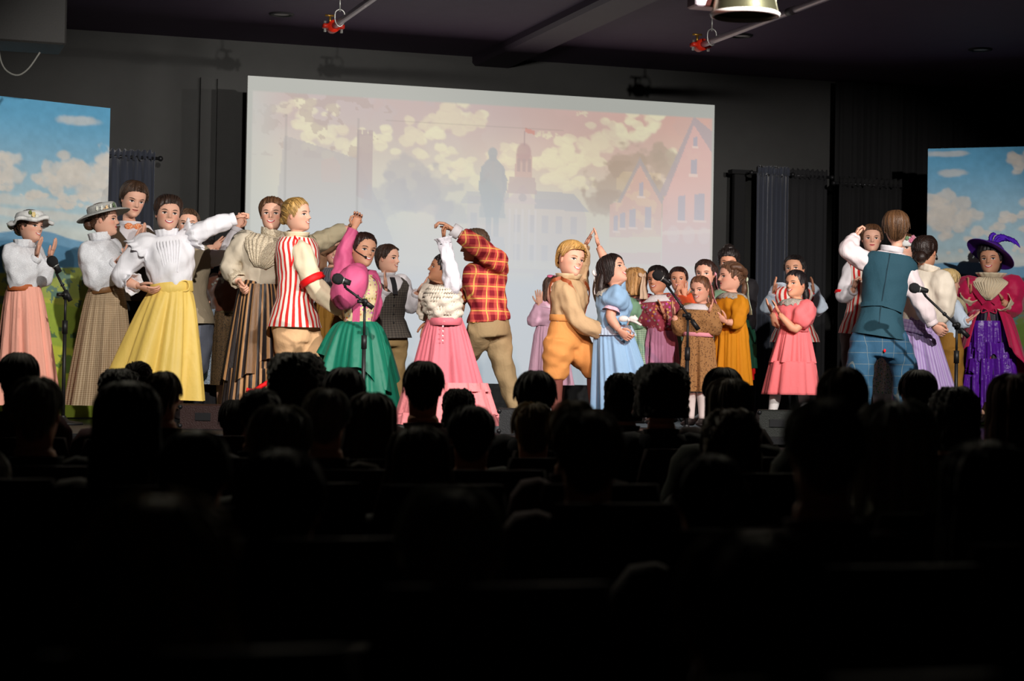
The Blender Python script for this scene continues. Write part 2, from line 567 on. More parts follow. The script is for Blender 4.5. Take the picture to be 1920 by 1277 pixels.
    c.poly([(.511, .42), (.523, .42), (.524, .50), (.512, .50)], st, .85)
    c.poly([(.508, .24), (.512, .24), (.513, .42), (.507, .42)], (172, 170, 168), .5)
    c.poly([(.480, .31), (.5, .275), (.503, .29), (.486, .325)], (166, 164, 164), .6)
    c.poly([(.482, .50), (.535, .50), (.54, .60), (.477, .60)], (182, 184, 188), .7)
    # the lower and left picture has the stage light's wash painted in; blank borders
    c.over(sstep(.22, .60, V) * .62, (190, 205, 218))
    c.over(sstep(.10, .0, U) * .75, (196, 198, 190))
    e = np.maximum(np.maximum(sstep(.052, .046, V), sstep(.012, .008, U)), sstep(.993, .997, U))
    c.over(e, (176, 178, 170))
    c.over(np.full(U.shape, .09), (206, 210, 206))  # thin overall haze mixed into the picture colours
    c.blob(.30, .62, .5, .45, (206, 216, 222), .35, None, .9)  # soft glow painted over the lower left of centre
    # panel seams
    for x in (.078, .225):
        c.over(((np.abs(U - x) < .0016) & (V > .12)) * .25, (120, 120, 120))
    c.over(((np.abs(V - .12) < .002) & (U > .28) & (U < .66)) * .25, (130, 120, 110))
    return c
def paint_fields(seed, left):
    nx, ny = 150, 240
    c = Canvas(nx, ny, 0.6)
    U, V = c.U, c.V
    n1 = fbm(nx, ny, 4, 6, seed); n2 = fbm(nx, ny, 9, 14, seed + 1); n3 = fbm(nx, ny, 30, 48, seed + 2, 3)
    a, b = np.array(srgb(96, 166, 206)), np.array(srgb(176, 204, 214))
    t = sstep(.0, .40, V)[..., None]
    c.img = a * (1 - t) + b * t
    cl = (222, 216, 206)
    if left:
        sp = ((.02, .11, .20, .09), (.30, .23, .20, .09), (.14, .26, .28, .06), (.90, .21, .20, .12), (.70, .27, .20, .06), (.55, .32, .4, .025), (.1, .33, .2, .03), (.84, .05, .14, .018), (.78, .31, .3, .03), (.5, .36, .6, .02), (.2, .28, .25, .03))
    else:
        sp = ((.12, .02, .16, .012), (.62, .05, .35, .05), (.15, .09, .1, .015), (.1, .24, .2, .09), (.28, .31, .25, .06), (.62, .27, .2, .05), (.8, .30, .2, .04), (.6, .2, .1, .02), (.9, .1, .2, .03), (.45, .37, .5, .03))
    for q, (x, y, rx, ry) in enumerate(sp):
        if ry < .026:
            c.blob(x, y, rx, ry, cl, .6, n2, .6)
        else:
            c.cloud(x, y, rx, ry * .8, cl, (184, 194, 200), .85, seed + 300 + q)
    c.over(sstep(.36, .415, V) * .6, (214, 214, 204))
    h1 = .42 + .012 * np.sin(U * 9 + seed) + .02 * (n1 - .5)
    c.over(sstep(0, .006, V - h1), (112, 158, 190))
    h2 = .455 + .014 * np.sin(U * 6 + 2 + seed) + .015 * (n1 - .5)
    c.over(sstep(0, .006, V - h2), (88, 138, 172) if left else (72, 84, 92))
    h3 = (.535 if left else .50) + .02 * np.sin(U * 4.0 + 1) + .01 * (n2 - .5)
    c.over(sstep(0, .006, V - h3), (168, 180, 92) if left else (110, 110, 84))
    c.over(((n3 > .56) & (V > .53) & (V < .60)) * .75, (74, 116, 128) if left else (58, 70, 66))
    h4 = .60 + .02 * np.sin(U * 5.0 + 4.3)
    c.over(sstep(0, .006, V - h4), (190, 196, 84) if left else (98, 118, 58))
    c.over(((n3 > .5) & (np.abs(V - .635 - .015 * np.sin(U * 7)) < .02)) * .85, (78, 118, 118))
    h5 = .66 + .025 * np.sin(U * 4.4 + 2)
    c.over(sstep(0, .006, V - h5), (160, 182, 70) if left else (90, 116, 48))
    c.over(((n3 > .5) & (np.abs(V - .73) < .018)) * .85, (70, 108, 84))
    c.over(sstep(.76, .77, V + .02 * np.sin(U * 5)), (196, 202, 72) if left else (104, 130, 52))
    c.over(((n3 > .53) & (np.abs(V - .83) < .03)) * .85, (82, 124, 62))
    c.over(sstep(.87, .88, V), (176, 196, 70) if left else (96, 128, 50))
    c.img *= (.9 + .2 * n3)[..., None]
    return c
def picture(name, canvas, tl, tr, br, bl, material, parent=None, bow=0.0, sag=0.0, thick=0.02):
    """a cloth or board carrying a painted/projected picture as a colour attribute, with real thickness"""
    tl, tr, br, bl = (np.asarray(q, float) for q in (tl, tr, br, bl))
    nrm = unit(np.cross(tr - tl, bl - tl))
    U, V = canvas.U, canvas.V
    p = (tl * ((1 - U) * (1 - V))[..., None] + tr * (U * (1 - V))[..., None] + br * (U * V)[..., None] + bl * ((1 - U) * V)[..., None])
    if bow:
        p = p + nrm * (bow * np.sin(U * 13 + V * 3) * np.sin(V * 4))[..., None]
    if sag:
        p = p - np.array([0, 0, 1.0]) * (sag * (np.sin(U * pi) ** 2) * (1 - V))[..., None]
    b = MB()
    b.rings(p, False, (False, False), 1.0, canvas.img)
    return b, nrm
# projection screen: board, wooden frame behind, picture surface
s_tl, s_tr = on_plane_y(465, 144, YS), on_plane_y(1340, 195, YS)
s_bl, s_br = on_plane_y(452, 716, YS), on_plane_y(1326, 722, YS)
zt = (s_tl[2] + s_tr[2]) / 2; zbt = (s_bl[2] + s_br[2]) / 2
x0s, x1s = s_tl[0], s_tr[0]
screen = thing('projection_screen', ((x0s + x1s) / 2, YS, STAGE), 'large white projection screen showing a town square with a statue', 'screen')
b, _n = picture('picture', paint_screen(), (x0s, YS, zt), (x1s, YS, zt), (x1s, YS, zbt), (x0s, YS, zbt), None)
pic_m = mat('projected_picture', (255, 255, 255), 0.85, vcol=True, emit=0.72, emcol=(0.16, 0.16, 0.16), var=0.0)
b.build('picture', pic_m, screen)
b = MB()
b.box(((x0s + x1s) / 2, YS + 0.025, (zt + zbt) / 2), x1s - x0s, 0.04, zt - zbt)
b.build('board', mat('screen_board', (214, 214, 208), 0.8), screen, smooth=False)
for zz in (zt - 0.06, (zt + zbt) / 2, zbt + 0.06):
    b = MB(); b.box(((x0s + x1s) / 2, YS + 0.07, zz), x1s - x0s - 0.05, 0.045, 0.09); b.build('rail', mat('raw_timber', (120, 96, 66), 0.8), screen, smooth=False)
for i in range(4):
    xx = x0s + 0.3 + i * (x1s - x0s - 0.6) / 3
    b = MB(); b.box((xx, YS + 0.115, (STAGE + zt) / 2), 0.09, 0.045, zt - STAGE - 0.02); b.build('post', MATS['raw_timber'], screen, smooth=False)
b = MB(); b.box(((x0s + x1s) / 2, YS + 0.02, (STAGE + zbt) / 2), x1s - x0s, 0.03, zbt - STAGE - 0.004)
b.build('base_skirt', mat('black_skirt_board', (34, 35, 37), 0.5, bump=.2, bscale=20, var=.4), screen, smooth=False)

# painted flats at both sides
def flat(label, canvas, a_top, b_top, thick, col_m):
    a_top, b_top = np.asarray(a_top), np.asarray(b_top)
    a_bot = np.array([a_top[0], a_top[1], STAGE + 0.01]); b_bot = np.array([b_top[0], b_top[1], STAGE + 0.01])
    root = thing('painted_flat', ((a_top[0] + b_top[0]) / 2, (a_top[1] + b_top[1]) / 2, STAGE), label, 'backdrop')
    b, n = picture('canvas', canvas, a_top, b_top, b_bot, a_bot, None, bow=0.006, sag=0.0)
    b.build('canvas', col_m, root)
    ex = unit(b_bot - a_bot); ey = unit(np.cross(ZU, ex))
    if np.dot(ey, F0) < 0:
        ey = -ey
    W = np.linalg.norm(b_bot - a_bot); H = a_top[2] - STAGE - 0.03
    mid = (a_bot + b_bot) / 2 + ey * 0.05
    tm = MATS['raw_timber']
    for t in (-1, 1):
        q = MB(); q.box(mid + ex * t * (W / 2 - 0.04) + ZU * H / 2, 0.07, 0.03, H, ex, ey); q.build('stile', tm, root, smooth=False)
    for t in (0.03, 0.5, 0.97):
        q = MB(); q.box(mid + ey * .028 + ZU * H * t, W - 0.02, 0.02, 0.07, ex, ey); q.build('rail', tm, root, smooth=False)
    q = MB()
    q.tube([mid + ey * 0.05 + ZU * H * 0.6, mid + ey * 0.75 + ZU * 0.03], 0.02, 6); q.build('brace', tm, root)
    return root
canvas_m = mat('painted_canvas', (255, 255, 255), 0.85, vcol=True, bump=.1, bscale=150, var=0.05)
lr = P(207, 203, 15.1)
dirL = unit(R0 * 0.76 + F0 * 0.65)
ll = lr - dirL * 1.45
ll[2] = lr[2] = (P(207, 203, 15.1)[2])
flat('painted landscape flat with blue sky and green fields behind the bonnet women', paint_fields(31, True), ll, lr, 0.02, canvas_m)
rl = P(1740, 279, 18.2)
dirR = unit(R0 * 0.93 - F0 * 0.36)
rr_ = rl + dirR * 1.5
rr_[2] = rl[2]
flat('painted landscape flat with dim cloudy sky behind the purple hat woman', paint_fields(53, False), rl, rr_, 0.02, canvas_m)

# ------------------------------------------------------------------ curtains
curt_m = mat('navy_black_curtain', (44, 48, 60), 0.8, sheen=.3, bump=.1, bscale=150)
blk_m = mat('black_curtain', (20, 20, 21), 0.9, bump=.1, bscale=150)
rod_m = mat('dark_metal', (40, 40, 42), 0.4, metal=.6)
def curtain(label, x0, x1, Y, ztop, zbot, m_, nf, amp, rod=True, header=True, seed=0, squeeze=None):
    root = thing('curtain', ((x0 + x1) / 2, Y, zbot), label, 'curtain')
    n = max(40, nf * 8); r = np.random.default_rng(seed)
    u = np.linspace(0, 1, n)
    ph = np.cumsum(r.random(n) * .5 + .75) / n * nf * 2 * pi
    rs = []
    for j, z in enumerate(np.linspace(ztop, zbot, 12)):
        t = j / 11
        a = amp * (0.6 + 0.5 * t)
        xs = x0 + (x1 - x0) * u
        if squeeze:
            xs = x0 + (x1 - x0) * (u * (1 - squeeze * t))
        ys = Y - a * (np.sin(ph) + .35 * np.sin(2.3 * ph + 1))
        rs.append(np.stack([xs, ys, np.full(n, z)], axis=1))
    b = MB(); b.rings(rs, False)
    b.build('cloth', m_, root, solid=0.006)
    if header:
        rs = []
        for j, z in enumerate((ztop - 0.02, ztop + .03, ztop + .06)):
            ys = Y - amp * .9 * np.sin(ph * 2) - .01
            rs.append(np.stack([x0 + (x1 - x0) * u, ys, np.full(n, z) + .012 * np.sin(ph * 1.7)], axis=1))
        b = MB(); b.rings(rs, False); b.build('ruffled_header', m_, root, solid=.005)
    if rod:
        b = MB(); b.tube([(x0 - .05, Y, ztop), (x1 + .05, Y, ztop)], .014, 8); b.build('rod', rod_m, root)
        b = MB()
        for x in (x0 - .05, x1 + .05):
            b.ball((x, Y, ztop), ((.024, 0, 0), (0, .024, 0), (0, 0, .024)), 8, 6)
        b.build('finial', rod_m, root)
    return root
q0 = on_plane_y(150, 284, 17.2); q1 = on_plane_y(290, 290, 17.2)
curtain('short navy curtain on a rod behind the left painted flat', q0[0], q1[0], 17.2, (q0[2] + q1[2]) / 2 - .03, STAGE, curt_m, 7, .03, seed=1)
q0 = on_plane_y(1414, 325, 17.2); q1 = on_plane_y(1553, 332, 17.2)
curtain('navy gathered curtain on a rod right of the screen', q0[0], q0[0] + (q1[0] - q0[0]) * .42, 17.15, (q0[2] + q1[2]) / 2, STAGE, curt_m, 7, .035, seed=2)
curtain('flat black curtain beside the navy gathered one', q0[0] + (q1[0] - q0[0]) * .45, q1[0], 17.22, (q0[2] + q1[2]) / 2, STAGE, mat('charcoal_curtain', (30, 30, 32), .9), 5, .012, seed=3)
q2 = on_plane_y(1376, 326, 17.3)
root = thing('doorway_box', ((q2[0] + q0[0]) / 2, 17.3, STAGE), 'narrow black masking panel between screen and navy curtain', 'panel')
b = MB(); b.box(((q2[0] + q0[0]) / 2 - .02, 17.32, (STAGE + q2[2]) / 2), q0[0] - q2[0] - .05, .06, q2[2] - STAGE, bev=.005); b.build('panel', blk_m, root, smooth=False)
b = MB(); b.box(((q2[0] + q0[0]) / 2 - .02, 17.32, q2[2] + .02), q0[0] - q2[0] + .02, .1, .04); b.build('cap', blk_m, root, smooth=False)
q0 = on_plane_y(1572, 345, 17.0); q1 = on_plane_y(1752, 352, 17.0)
curtain('black drape on a rod behind the man in the teal waistcoat', q0[0], q1[0], 17.0, (q0[2] + q1[2]) / 2, STAGE, blk_m, 10, .035, seed=4)
q0 = on_plane_y(1563, 300, 17.35)
curtain('tall black masking drape hanging from the ceiling at right', q0[0], XR - .1, 17.35, CEIL - .02, STAGE, blk_m, 16, .04, rod=False, header=False, seed=5)

# ------------------------------------------------------------------ ceiling fixtures
pipe_m = mat('pale_steel_pipe', (168, 156, 166), 0.35, metal=.5)
red_m = mat('red_coupling_paint', (200, 40, 20), 0.45)
brass_m = mat('brass', (170, 130, 60), .35, metal=.8)
zinc_m = mat('zinc', (190, 190, 186), .35, metal=.7)
def pipe(label, px, py):
    drop = 0.22
    e = at_height(px, py, CEIL - drop)
    root = thing('sprinkler_pipe', (e[0], e[1], CEIL - drop), label, 'pipe')
    y1 = 5.0
    b = MB(); b.tube([e, (e[0], y1, e[2])], .026, 12); b.build('pipe', pipe_m, root)
    b = MB(); b.tube([e + (0, .05, 0), e + (0, -.05, 0)], .048, 14)
    for s in (-1, 1):
        b.box(e + np.array([s * .06, 0, 0]), .05, .07, .035, bev=.006)
    cp = b.build('coupling', red_m, root)
    b = MB()
    for s in (-1, 1):
        b.tube([e + np.array([s * .066, 0, .04]), e + np.array([s * .066, 0, -.045])], .011, 6)
    b.build('bolt', zinc_m, cp)
    b = MB(); b.tube([e + np.array([-.02, .03, .02]), e + np.array([-.02, .03, .085])], .01, 6)
    b.tube([e + np.array([-.06, .03, .09]), e + np.array([.02, .03, .09])], .009, 6)
    b.build('sprinkler_head', brass_m, root)
    b = MB()
    h = np.array([e[0], e[1] - .22, e[2]])
    b.tube([h + (0, 0, .08), (h[0], h[1], CEIL)], .006, 6)
    b.tube(smoothpath([h + (0, 0, .1), h + (.035, 0, .075), h + (.034, 0, 0), h + (0, 0, -.035), h + (-.034, 0, 0), h + (-.035, 0, .075), h + (0, 0, .1)], 3), .005, 6)
    b.build('hanger', zinc_m, root)
    b = MB(); b.tube([(e[0], e[1] - 1.6, e[2]), (e[0], e[1] - 1.72, e[2])], .03, 12); b.build('joint', mat('dark_joint', (40, 34, 38), .5), root)
    return root
pipe('pale sprinkler pipe with red coupling left of the ceiling beam', 625, 50)
pipe('pale sprinkler pipe with red coupling beside the metal dome lamp', 1314, 85)
for px, py, lab in ((528, 26, 'small round downlight left of the red sprinkler coupling'), (1389, 66, 'small round downlight below the metal dome lamp'), (1838, 92, 'small round downlight at the far right of the ceiling')):
    e = at_height(px, py, CEIL)
    root = thing('downlight', e, lab, 'downlight')
    b = MB(); ang = np.arange(28) / 28 * 2 * pi
    rs = [[(e[0] + r_ * math.cos(a), e[1] + r_ * math.sin(a), e[2] + z_) for a in ang] for r_, z_ in ((.105, 0), (.10, -.012), (.075, -.014), (.065, .0))]
    b.rings(rs); b.build('rim', mat('black_rim', (34, 32, 34), .5), root)
    b = MB(); rs = [[(e[0] + r_ * math.cos(a), e[1] + r_ * math.sin(a), e[2] - .004) for a in ang] for r_ in (.066, .03, .002)]
    b.rings(rs); b.build('lens', mat('frosted_lens', (190, 188, 186), .5), root)
# metal dome pendant
e = P(1397, 24, 10.5)
root = thing('pendant_lamp', (e[0], e[1], CEIL), 'brushed metal dome lamp hanging at the top of the hall', 'lamp')
def lathe(b, prof, c, ex, ey, ez, n=32, wave=None, col=(1, 1, 1), caps=(False, False), sx=1.0, sy=1.0):
    ang = np.arange(n) / n * 2 * pi
    rs = []
    for r_, z_ in prof:
        rr = np.full(n, r_)
        zz = np.full(n, z_)
        if wave:
            dr, dz = wave(ang, r_, z_)
            rr = rr + dr; zz = zz + dz
        rs.append(c + np.outer(rr * np.cos(ang) * sx, ex) + np.outer(rr * np.sin(ang) * sy, ey) + np.outer(zz, ez))
    b.rings(rs, True, caps, 2 * pi * max(p[0] for p in prof), col)
X3, Y3 = np.array([1., 0, 0]), np.array([0, 1., 0])
b = MB(); lathe(b, [(.178, 0), (.172, .02), (.163, .06), (.145, .11), (.12, .15), (.075, .18), (.05, .19)], e, X3, Y3, ZU)
b.build('shade', mat('brushed_metal', (150, 152, 120), .32, metal=.9, bump=.05), root)
b = MB(); lathe(b, [(.178, 0), (.186, -.006), (.182, -.02), (.168, -.024), (.16, -.012), (.165, .0)], e, X3, Y3, ZU)
b.build('rim', mat('white_enamel', (225, 225, 222), .4), root)
b = MB(); lathe(b, [(.05, .19), (.05, .27), (.02, .30), (.012, CEIL - e[2])], e, X3, Y3, ZU, 16); b.build('stem', rod_m, root)
b = MB(); lathe(b, [(.001, .02), (.035, .03), (.05, .07), (.035, .12), (.02, .17)], e, X3, Y3, ZU, 16); b.build('bulb', mat('frosted_bulb', (120, 120, 118), .3), root)
g = P(1322, 2, 10.6)
root = thing('junction_box', (g[0], g[1], g[2]), 'small pale metal box beside the dome lamp', 'box')
b = MB(); b.box(g, .16, .12, .08, bev=.008); b.build('case', pipe_m, root, smooth=False)
b = MB(); b.tube([g + (0, 0, .04), (g[0], g[1], CEIL)], .01, 8); b.build('conduit', zinc_m, root)
b = MB(); b.tube([g + (.08, 0, .01), e + np.array([-.03, 0, .2])], .012, 8); b.build('arm', pipe_m, root)
# loudspeaker box at the upper left with its cable
a0, a1 = P(-40, 12, 13.0), P(126, 90, 13.0)
root = thing('ceiling_box', ((a0[0] + a1[0]) / 2, a0[1], a1[2]), 'long black box mounted high in the upper left corner', 'box')
c_ = (a0 + a1) / 2
b = MB(); b.box((c_[0] - .3, c_[1] + .2, (a1[2] + CEIL) / 2 - .02), a1[0] - a0[0] + .6, .45, CEIL - a1[2] - .1, bev=.012); b.build('case', mat('black_cabinet', (38, 37, 36), .7, bump=.2, bscale=80), root, smooth=False)
b = MB(); b.box((c_[0] - .3, c_[1] + .2, CEIL - .06), .3, .3, .12); b.build('mount', rod_m, root, smooth=False)
b = MB()
pts = [P(-2, 95, 13.2), P(3, 118, 13.2), P(14, 134, 13.2), P(34, 141, 13.2), P(54, 128, 13.2), P(75, 98, 13.2)]
b.tube(smoothpath(pts, 5), .006, 6)
tag(b.build('hanging_cable', mat('grey_cable', (110, 110, 105), .5)), 'thin cable looping below the black ceiling box', 'cable')
# ------------------------------------------------------------------ people
HZ = [-.50, -.47, -.42, -.36, -.30, -.22, -.12, 0, .10, .20, .30, .38, .44, .48, .50]
HW = [.085, .150, .205, .242, .270, .293, .316, .335, .345, .342, .315, .265, .195, .12, .01]
HF = [.32, .372, .392, .392, .388, .388, .388, .385, .405, .400, .360, .295, .215, .13, .01]
HB = [.22, .235, .26, .30, .335, .375, .42, .455, .475, .472, .435, .365, .275, .17, .01]
def hW(z): return np.interp(z, HZ, HW)
def hF(z): return np.interp(z, HZ, HF)
def hB(z): return np.interp(z, HZ, HB)
def face_disp(x, z):
    ax = np.abs(x)
    tt = np.clip((.08 - z) / .21, 0, 1)
    h = (.016 + .105 * tt ** 1.25) * np.clip(1 - (-.135 - z) / .035, 0, 1) * np.clip((.14 - z) / .06, 0, 1)
    sg = .034 + .026 * tt
    d = h * np.exp(-(x / sg) ** 2)
    d = d - .036 * np.exp(-((ax - .15) / .075) ** 2 - ((z - .005) / .05) ** 2)
    d = d + .014 * np.exp(-((ax - .13) / .1) ** 2 - ((z - .09) / .03) ** 2)
    d = d + .020 * np.exp(-((ax - .2) / .08) ** 2 - ((z + .12) / .08) ** 2)
    d = d + .022 * np.exp(-(x / .11) ** 2) * (np.exp(-((z + .222) / .02) ** 2) + np.exp(-((z + .285) / .022) ** 2))
    d = d + .022 * np.exp(-(x / .09) ** 2 - ((z + .41) / .05) ** 2)
    return d
def face_y(x, z):
    s = np.clip(x / hW(z), -.98, .98)
    return hF(z) * (1 - s * s) ** .42 + face_disp(x, z)
NT = 56
_t = -pi + 2 * pi * np.arange(NT) / NT
PHI = _t - .38 * np.sin(_t)
SP, CP = np.sin(PHI), np.cos(PHI)

skin_m = mat('skin', (255, 255, 255), 0.55, vcol=True, var=0.04, spec=.35)
hair_m = mat('hair', (255, 255, 255), 0.45, vcol=True, var=0.12, bump=.25, bscale=120, spec=.5)
hair_back_m = mat('soft_hair', (255, 255, 255), 0.6, vcol=True, var=0.1, spec=.2, sheen=.3)
def make_translucent(mt, fac, gain):
    nt = mt.node_tree; N, L = nt.nodes, nt.links
    bs = N['Principled BSDF']; out = [n for n in N if n.type == 'OUTPUT_MATERIAL'][0]
    tr = N.new('ShaderNodeBsdfTranslucent'); mx = N.new('ShaderNodeMixShader'); mx.inputs[0].default_value = fac
    g = N.new('ShaderNodeMix'); g.data_type = 'RGBA'; g.blend_type = 'MULTIPLY'; g.inputs[0].default_value = 1.0
    g.inputs[7].default_value = (gain, gain, gain * .9, 1)
    L.new(bs.inputs['Base Color'].links[0].from_socket, g.inputs[6]); L.new(g.outputs[2], tr.inputs[0])
    L.new(bs.outputs[0], mx.inputs[1]); L.new(tr.outputs[0], mx.inputs[2]); L.new(mx.outputs[0], out.inputs[0])
make_translucent(hair_back_m, .3, 2.0)
SKIN = {'fair': (222, 170, 146), 'mid': (204, 148, 118), 'tan': (178, 122, 92), 'brown': (140, 92, 66), 'warm': (212, 156, 126)}
shoe_m = mat('black_leather', (26, 22, 22), .4)
white_m = mat('white_cotton', (226, 226, 228), .8, bump=.15, bscale=90, var=.05)
stock_m = mat('white_stockings', (222, 216, 214), .8)

def frame(yaw, pitch=0, roll=0):
    """yaw 0 faces the audience, +90 faces the right of the photograph"""
    a = math.radians(yaw)
    f = -F0 * math.cos(a) + R0 * math.sin(a)
    s = R0 * math.cos(a) + F0 * math.sin(a)
    u = ZU.copy()
    p = math.radians(pitch)
    f, u = f * math.cos(p) + u * math.sin(p), u * math.cos(p) - f * math.sin(p)
    r = math.radians(roll)
    s, u = s * math.cos(r) - u * math.sin(r), u * math.cos(r) + s * math.sin(r)
    return s, f, u

def make_hand(mb, wr, d, pn, thumb, L, style, col):
    """palm, four unequal fingers and a thumb leaving the side of the palm"""
    y = unit(d)
    z = unit(pn - y * np.dot(pn, y))
    x = unit(np.cross(y, z))
    if np.dot(x, thumb) < 0:
        x = -x
    hand = lambda a, b, c: wr + L * (x * a + y * b + z * c)
    ang = np.arange(10) / 10 * 2 * pi
    rs = []
    for t, hw, ht in ((-.08, .115, .085), (.04, .13, .085), (.15, .17, .085), (.30, .205, .08), (.45, .205, .07), (.52, .18, .05)):
        rs.append([hand(hw * math.cos(a), t, ht * math.sin(a)) for a in ang])
    mb.rings(rs, True, (True, True), .1, col)
    base = {'open': 6, 'relax': 24, 'grip': 48, 'fist': 78, 'clasp': 70}[style]
    spread = {'open': 5, 'relax': 4, 'grip': 2, 'fist': 0, 'clasp': 0}[style]
    for i, (xo, ln) in enumerate(((.155, .43), (.052, .48), (-.052, .45), (-.150, .36))):
        p = hand(xo, .47, 0)
        a = math.radians(base * .5)
        sd = math.radians(spread * (1.5 - i))
        pts, rad = [hand(xo, .40, 0), p], [.054 * L, .054 * L]
        for sgl, k_ in ((.46, 1.0), (.30, 1.0), (.24, .8)):
            dr = y * math.cos(a) * math.cos(sd) + x * math.sin(sd) + z * math.sin(a)
            p = p + dr * (ln * sgl * L)
            pts.append(p)
            rad.append((.052 if sgl > .4 else .046 if sgl > .25 else .034) * L)
            a += math.radians(base * k_)
        mb.tube(pts, rad, 7, (True, True), col)
    fold = style in ('fist', 'grip', 'clasp')
    t0 = hand(.13, .12, .02)
    t1 = hand(.27, .28, .06)
    t2 = hand(.27 if fold else .36, .44, .12 if fold else .07)
    t3 = hand(.16 if fold else .40, .53 if fold else .58, .16 if fold else .08)
    mb.tube([t0, t1, t2, t3], [.07 * L, .064 * L, .052 * L, .036 * L], 7, (True, True), col)

class Person:
    def __init__(s, label, d, head, neck, waist, by=0, S=None, fat=1.0, skin='fair', hd=0.0, wd=0.0, group='performers on the stage', base=STAGE, lips=(196, 70, 84), smile=1, feet=None, headless=False, cat='person', brow=(70, 50, 40), legs=True, legcol=None, hipd=None, sk=None, nf=.215):
        s.d = d
        s.nf = nf
        s.sk = sk if sk is not None else 1.0
        hipd = hipd or (.055 if s.sk == 1.0 else .036)
        hx, hy, hpx, yaw, pit, rol = head
        s.sc = F / d
        s.hh = hpx / s.sc
        s.hs, s.hf, s.hu = frame(yaw, pit, rol)
        s.hc = P(hx, hy, d + hd)
        s.neck = P(neck[0], neck[1], d + hd * .5)
        s.waist = P(waist[0], waist[1], d + wd)
        top = s.hc[2] + .5 * s.hh
        s.S = S or max(.9, (top - base) * 1.0)
        s.k = s.S * fat * .95
        s.base = base
        bs, bf, _u = frame(by)
        s.side0, s.fwd0 = bs, bf
        s.up = unit(s.neck - s.waist)
        s.side = unit(bs - s.up * np.dot(bs, s.up))
        s.fwd = np.cross(s.side, s.up)
        s.skin = np.array(srgb(SKIN[skin]))
        s.lips, s.smile, s.browc = lips, smile, brow
        s.pelvis = s.waist - s.up * .05 * s.S - ZU * .06 * s.S
        s.hip = [s.pelvis - s.side0 * hipd * s.k, s.pelvis + s.side0 * hipd * s.k]
        s.knee, s.ank = [None, None], [None, None]
        for i in range(2):
            fx = None if feet is None else feet[i]
            if fx is None:
                a = np.array([s.hip[i][0], s.hip[i][1], base + .07 * s.S])
            else:
                a = P(fx[0], 740, d + fx[1]); a[2] = base + .045 * s.S + (fx[3] if len(fx) > 3 else 0)
            k_ = (s.hip[i] + a) / 2 + s.fwd0 * .02 * s.S
            if fx is not None and len(fx) > 2 and fx[2]:
                k_ = P(fx[2][0], fx[2][1], d + fx[1] * .5)
            s.knee[i], s.ank[i] = k_, a
        bp = (s.ank[0] + s.ank[1]) / 2
        s.root = thing('person', (bp[0], bp[1], base), label, cat, group)
        s.arms = {}
        s.body = MB()
        s.legcol = s.skin if legcol is None else np.array(srgb(legcol))
        s.trunk()
        if legs:
            s.leg_skin()
    # torso surface: v 0 waist .. 1 neck base, phi 0 front
    TV = [-.9, -.45, -.2, 0, .3, .6, .78, .88, .95, 1.0, 1.05]
    TA = [.098, .100, .088, .074, .080, .096, .106, .098, .070, .044, .038]
    TB = [.075, .078, .068, .056, .060, .068, .062, .054, .046, .041, .038]
    def tsurf(s, v, phi, off=0.0):
        c = s.waist + (s.neck - s.waist) * v + s.fwd * (.012 * s.S * math.sin(max(0, min(1, v)) * pi))
        if v < 0:
            c = s.waist + (s.pelvis - s.waist) * (-v) * np.linalg.norm(s.neck - s.waist) / (.11 * s.S)
        a = np.interp(v, s.TV, s.TA) * s.k + off
        b = np.interp(v, s.TV, s.TB) * s.k + off
        return c + np.multiply.outer(a * np.sin(phi), s.side) + np.multiply.outer(b * np.cos(phi), s.fwd)
    def trunk(s):
        rs = []
        for v in (-.6, -.2, 0, .3, .6, .78, .88, .95):
            q = s.tsurf(v, PHI, -.008)
            if v < 0:
                c = q.mean(axis=0); q = c + (q - c) * (.8 if s.sk == 1.0 else .62)
            rs.append(q)
        nt = s.hc + s.hh * (s.hf * -.08 + s.hu * -.55)
        hl = s.hh
        for t in (0.0, .35, .7, 1.0):
            c = s.neck * (1 - t) + nt * t
            r = (s.nf - .03 * t) * hl
            sd = unit(s.side * (1 - t) + s.hs * t + 1e-6); fd = unit(s.fwd * (1 - t) + s.hf * t + 1e-6)
            rs.append(c + np.outer(r * SP, sd) + np.outer(r * CP * .95, fd))
        cols = [np.tile(s.skin, (NT, 1)) for _ in rs]
        blush = np.array([1.0, .80, .78])
        for z in list(np.arange(-.5, .31, .03)) + [.34, .38, .41, .44, .465, .485, .5]:
            nb = max(hW(z), s.nf - .03) if z < -.2 else hW(z)
            x = (hW(z) + (nb - hW(z)) * np.clip(.45 - CP * 1.3, 0, 1)) * SP
            y = np.where(CP > 0, hF(z) * np.abs(CP) ** .84 + face_disp(x, z) * (CP > .05), hB(z) * CP)
            rs.append(s.hc + s.hh * (np.outer(x, s.hs) + np.outer(y, s.hf) + z * s.hu))
            k_ = np.exp(-((np.abs(x) - .2) / .07) ** 2 - ((z + .11) / .07) ** 2) * (CP > 0)
            cols.append(s.skin * (1 - k_[:, None]) + s.skin * blush * k_[:, None])
        s.body.rings(rs, True, (True, True), .5, np.array(cols))
        for sg in (-1, 1):   # ears
            e = s.hp(sg * .335, -.03, -.03)
            s.body.ball(e, (s.hs * .03 * hl + s.hf * -.012 * hl * 1, s.hf * .065 * hl, s.hu * .105 * hl), 10, 6, s.skin * np.array([1, .86, .84]))
        s.face()
    def hp(s, x, y, z):
        return s.hc + s.hh * (s.hs * x + s.hf * y + s.hu * z)
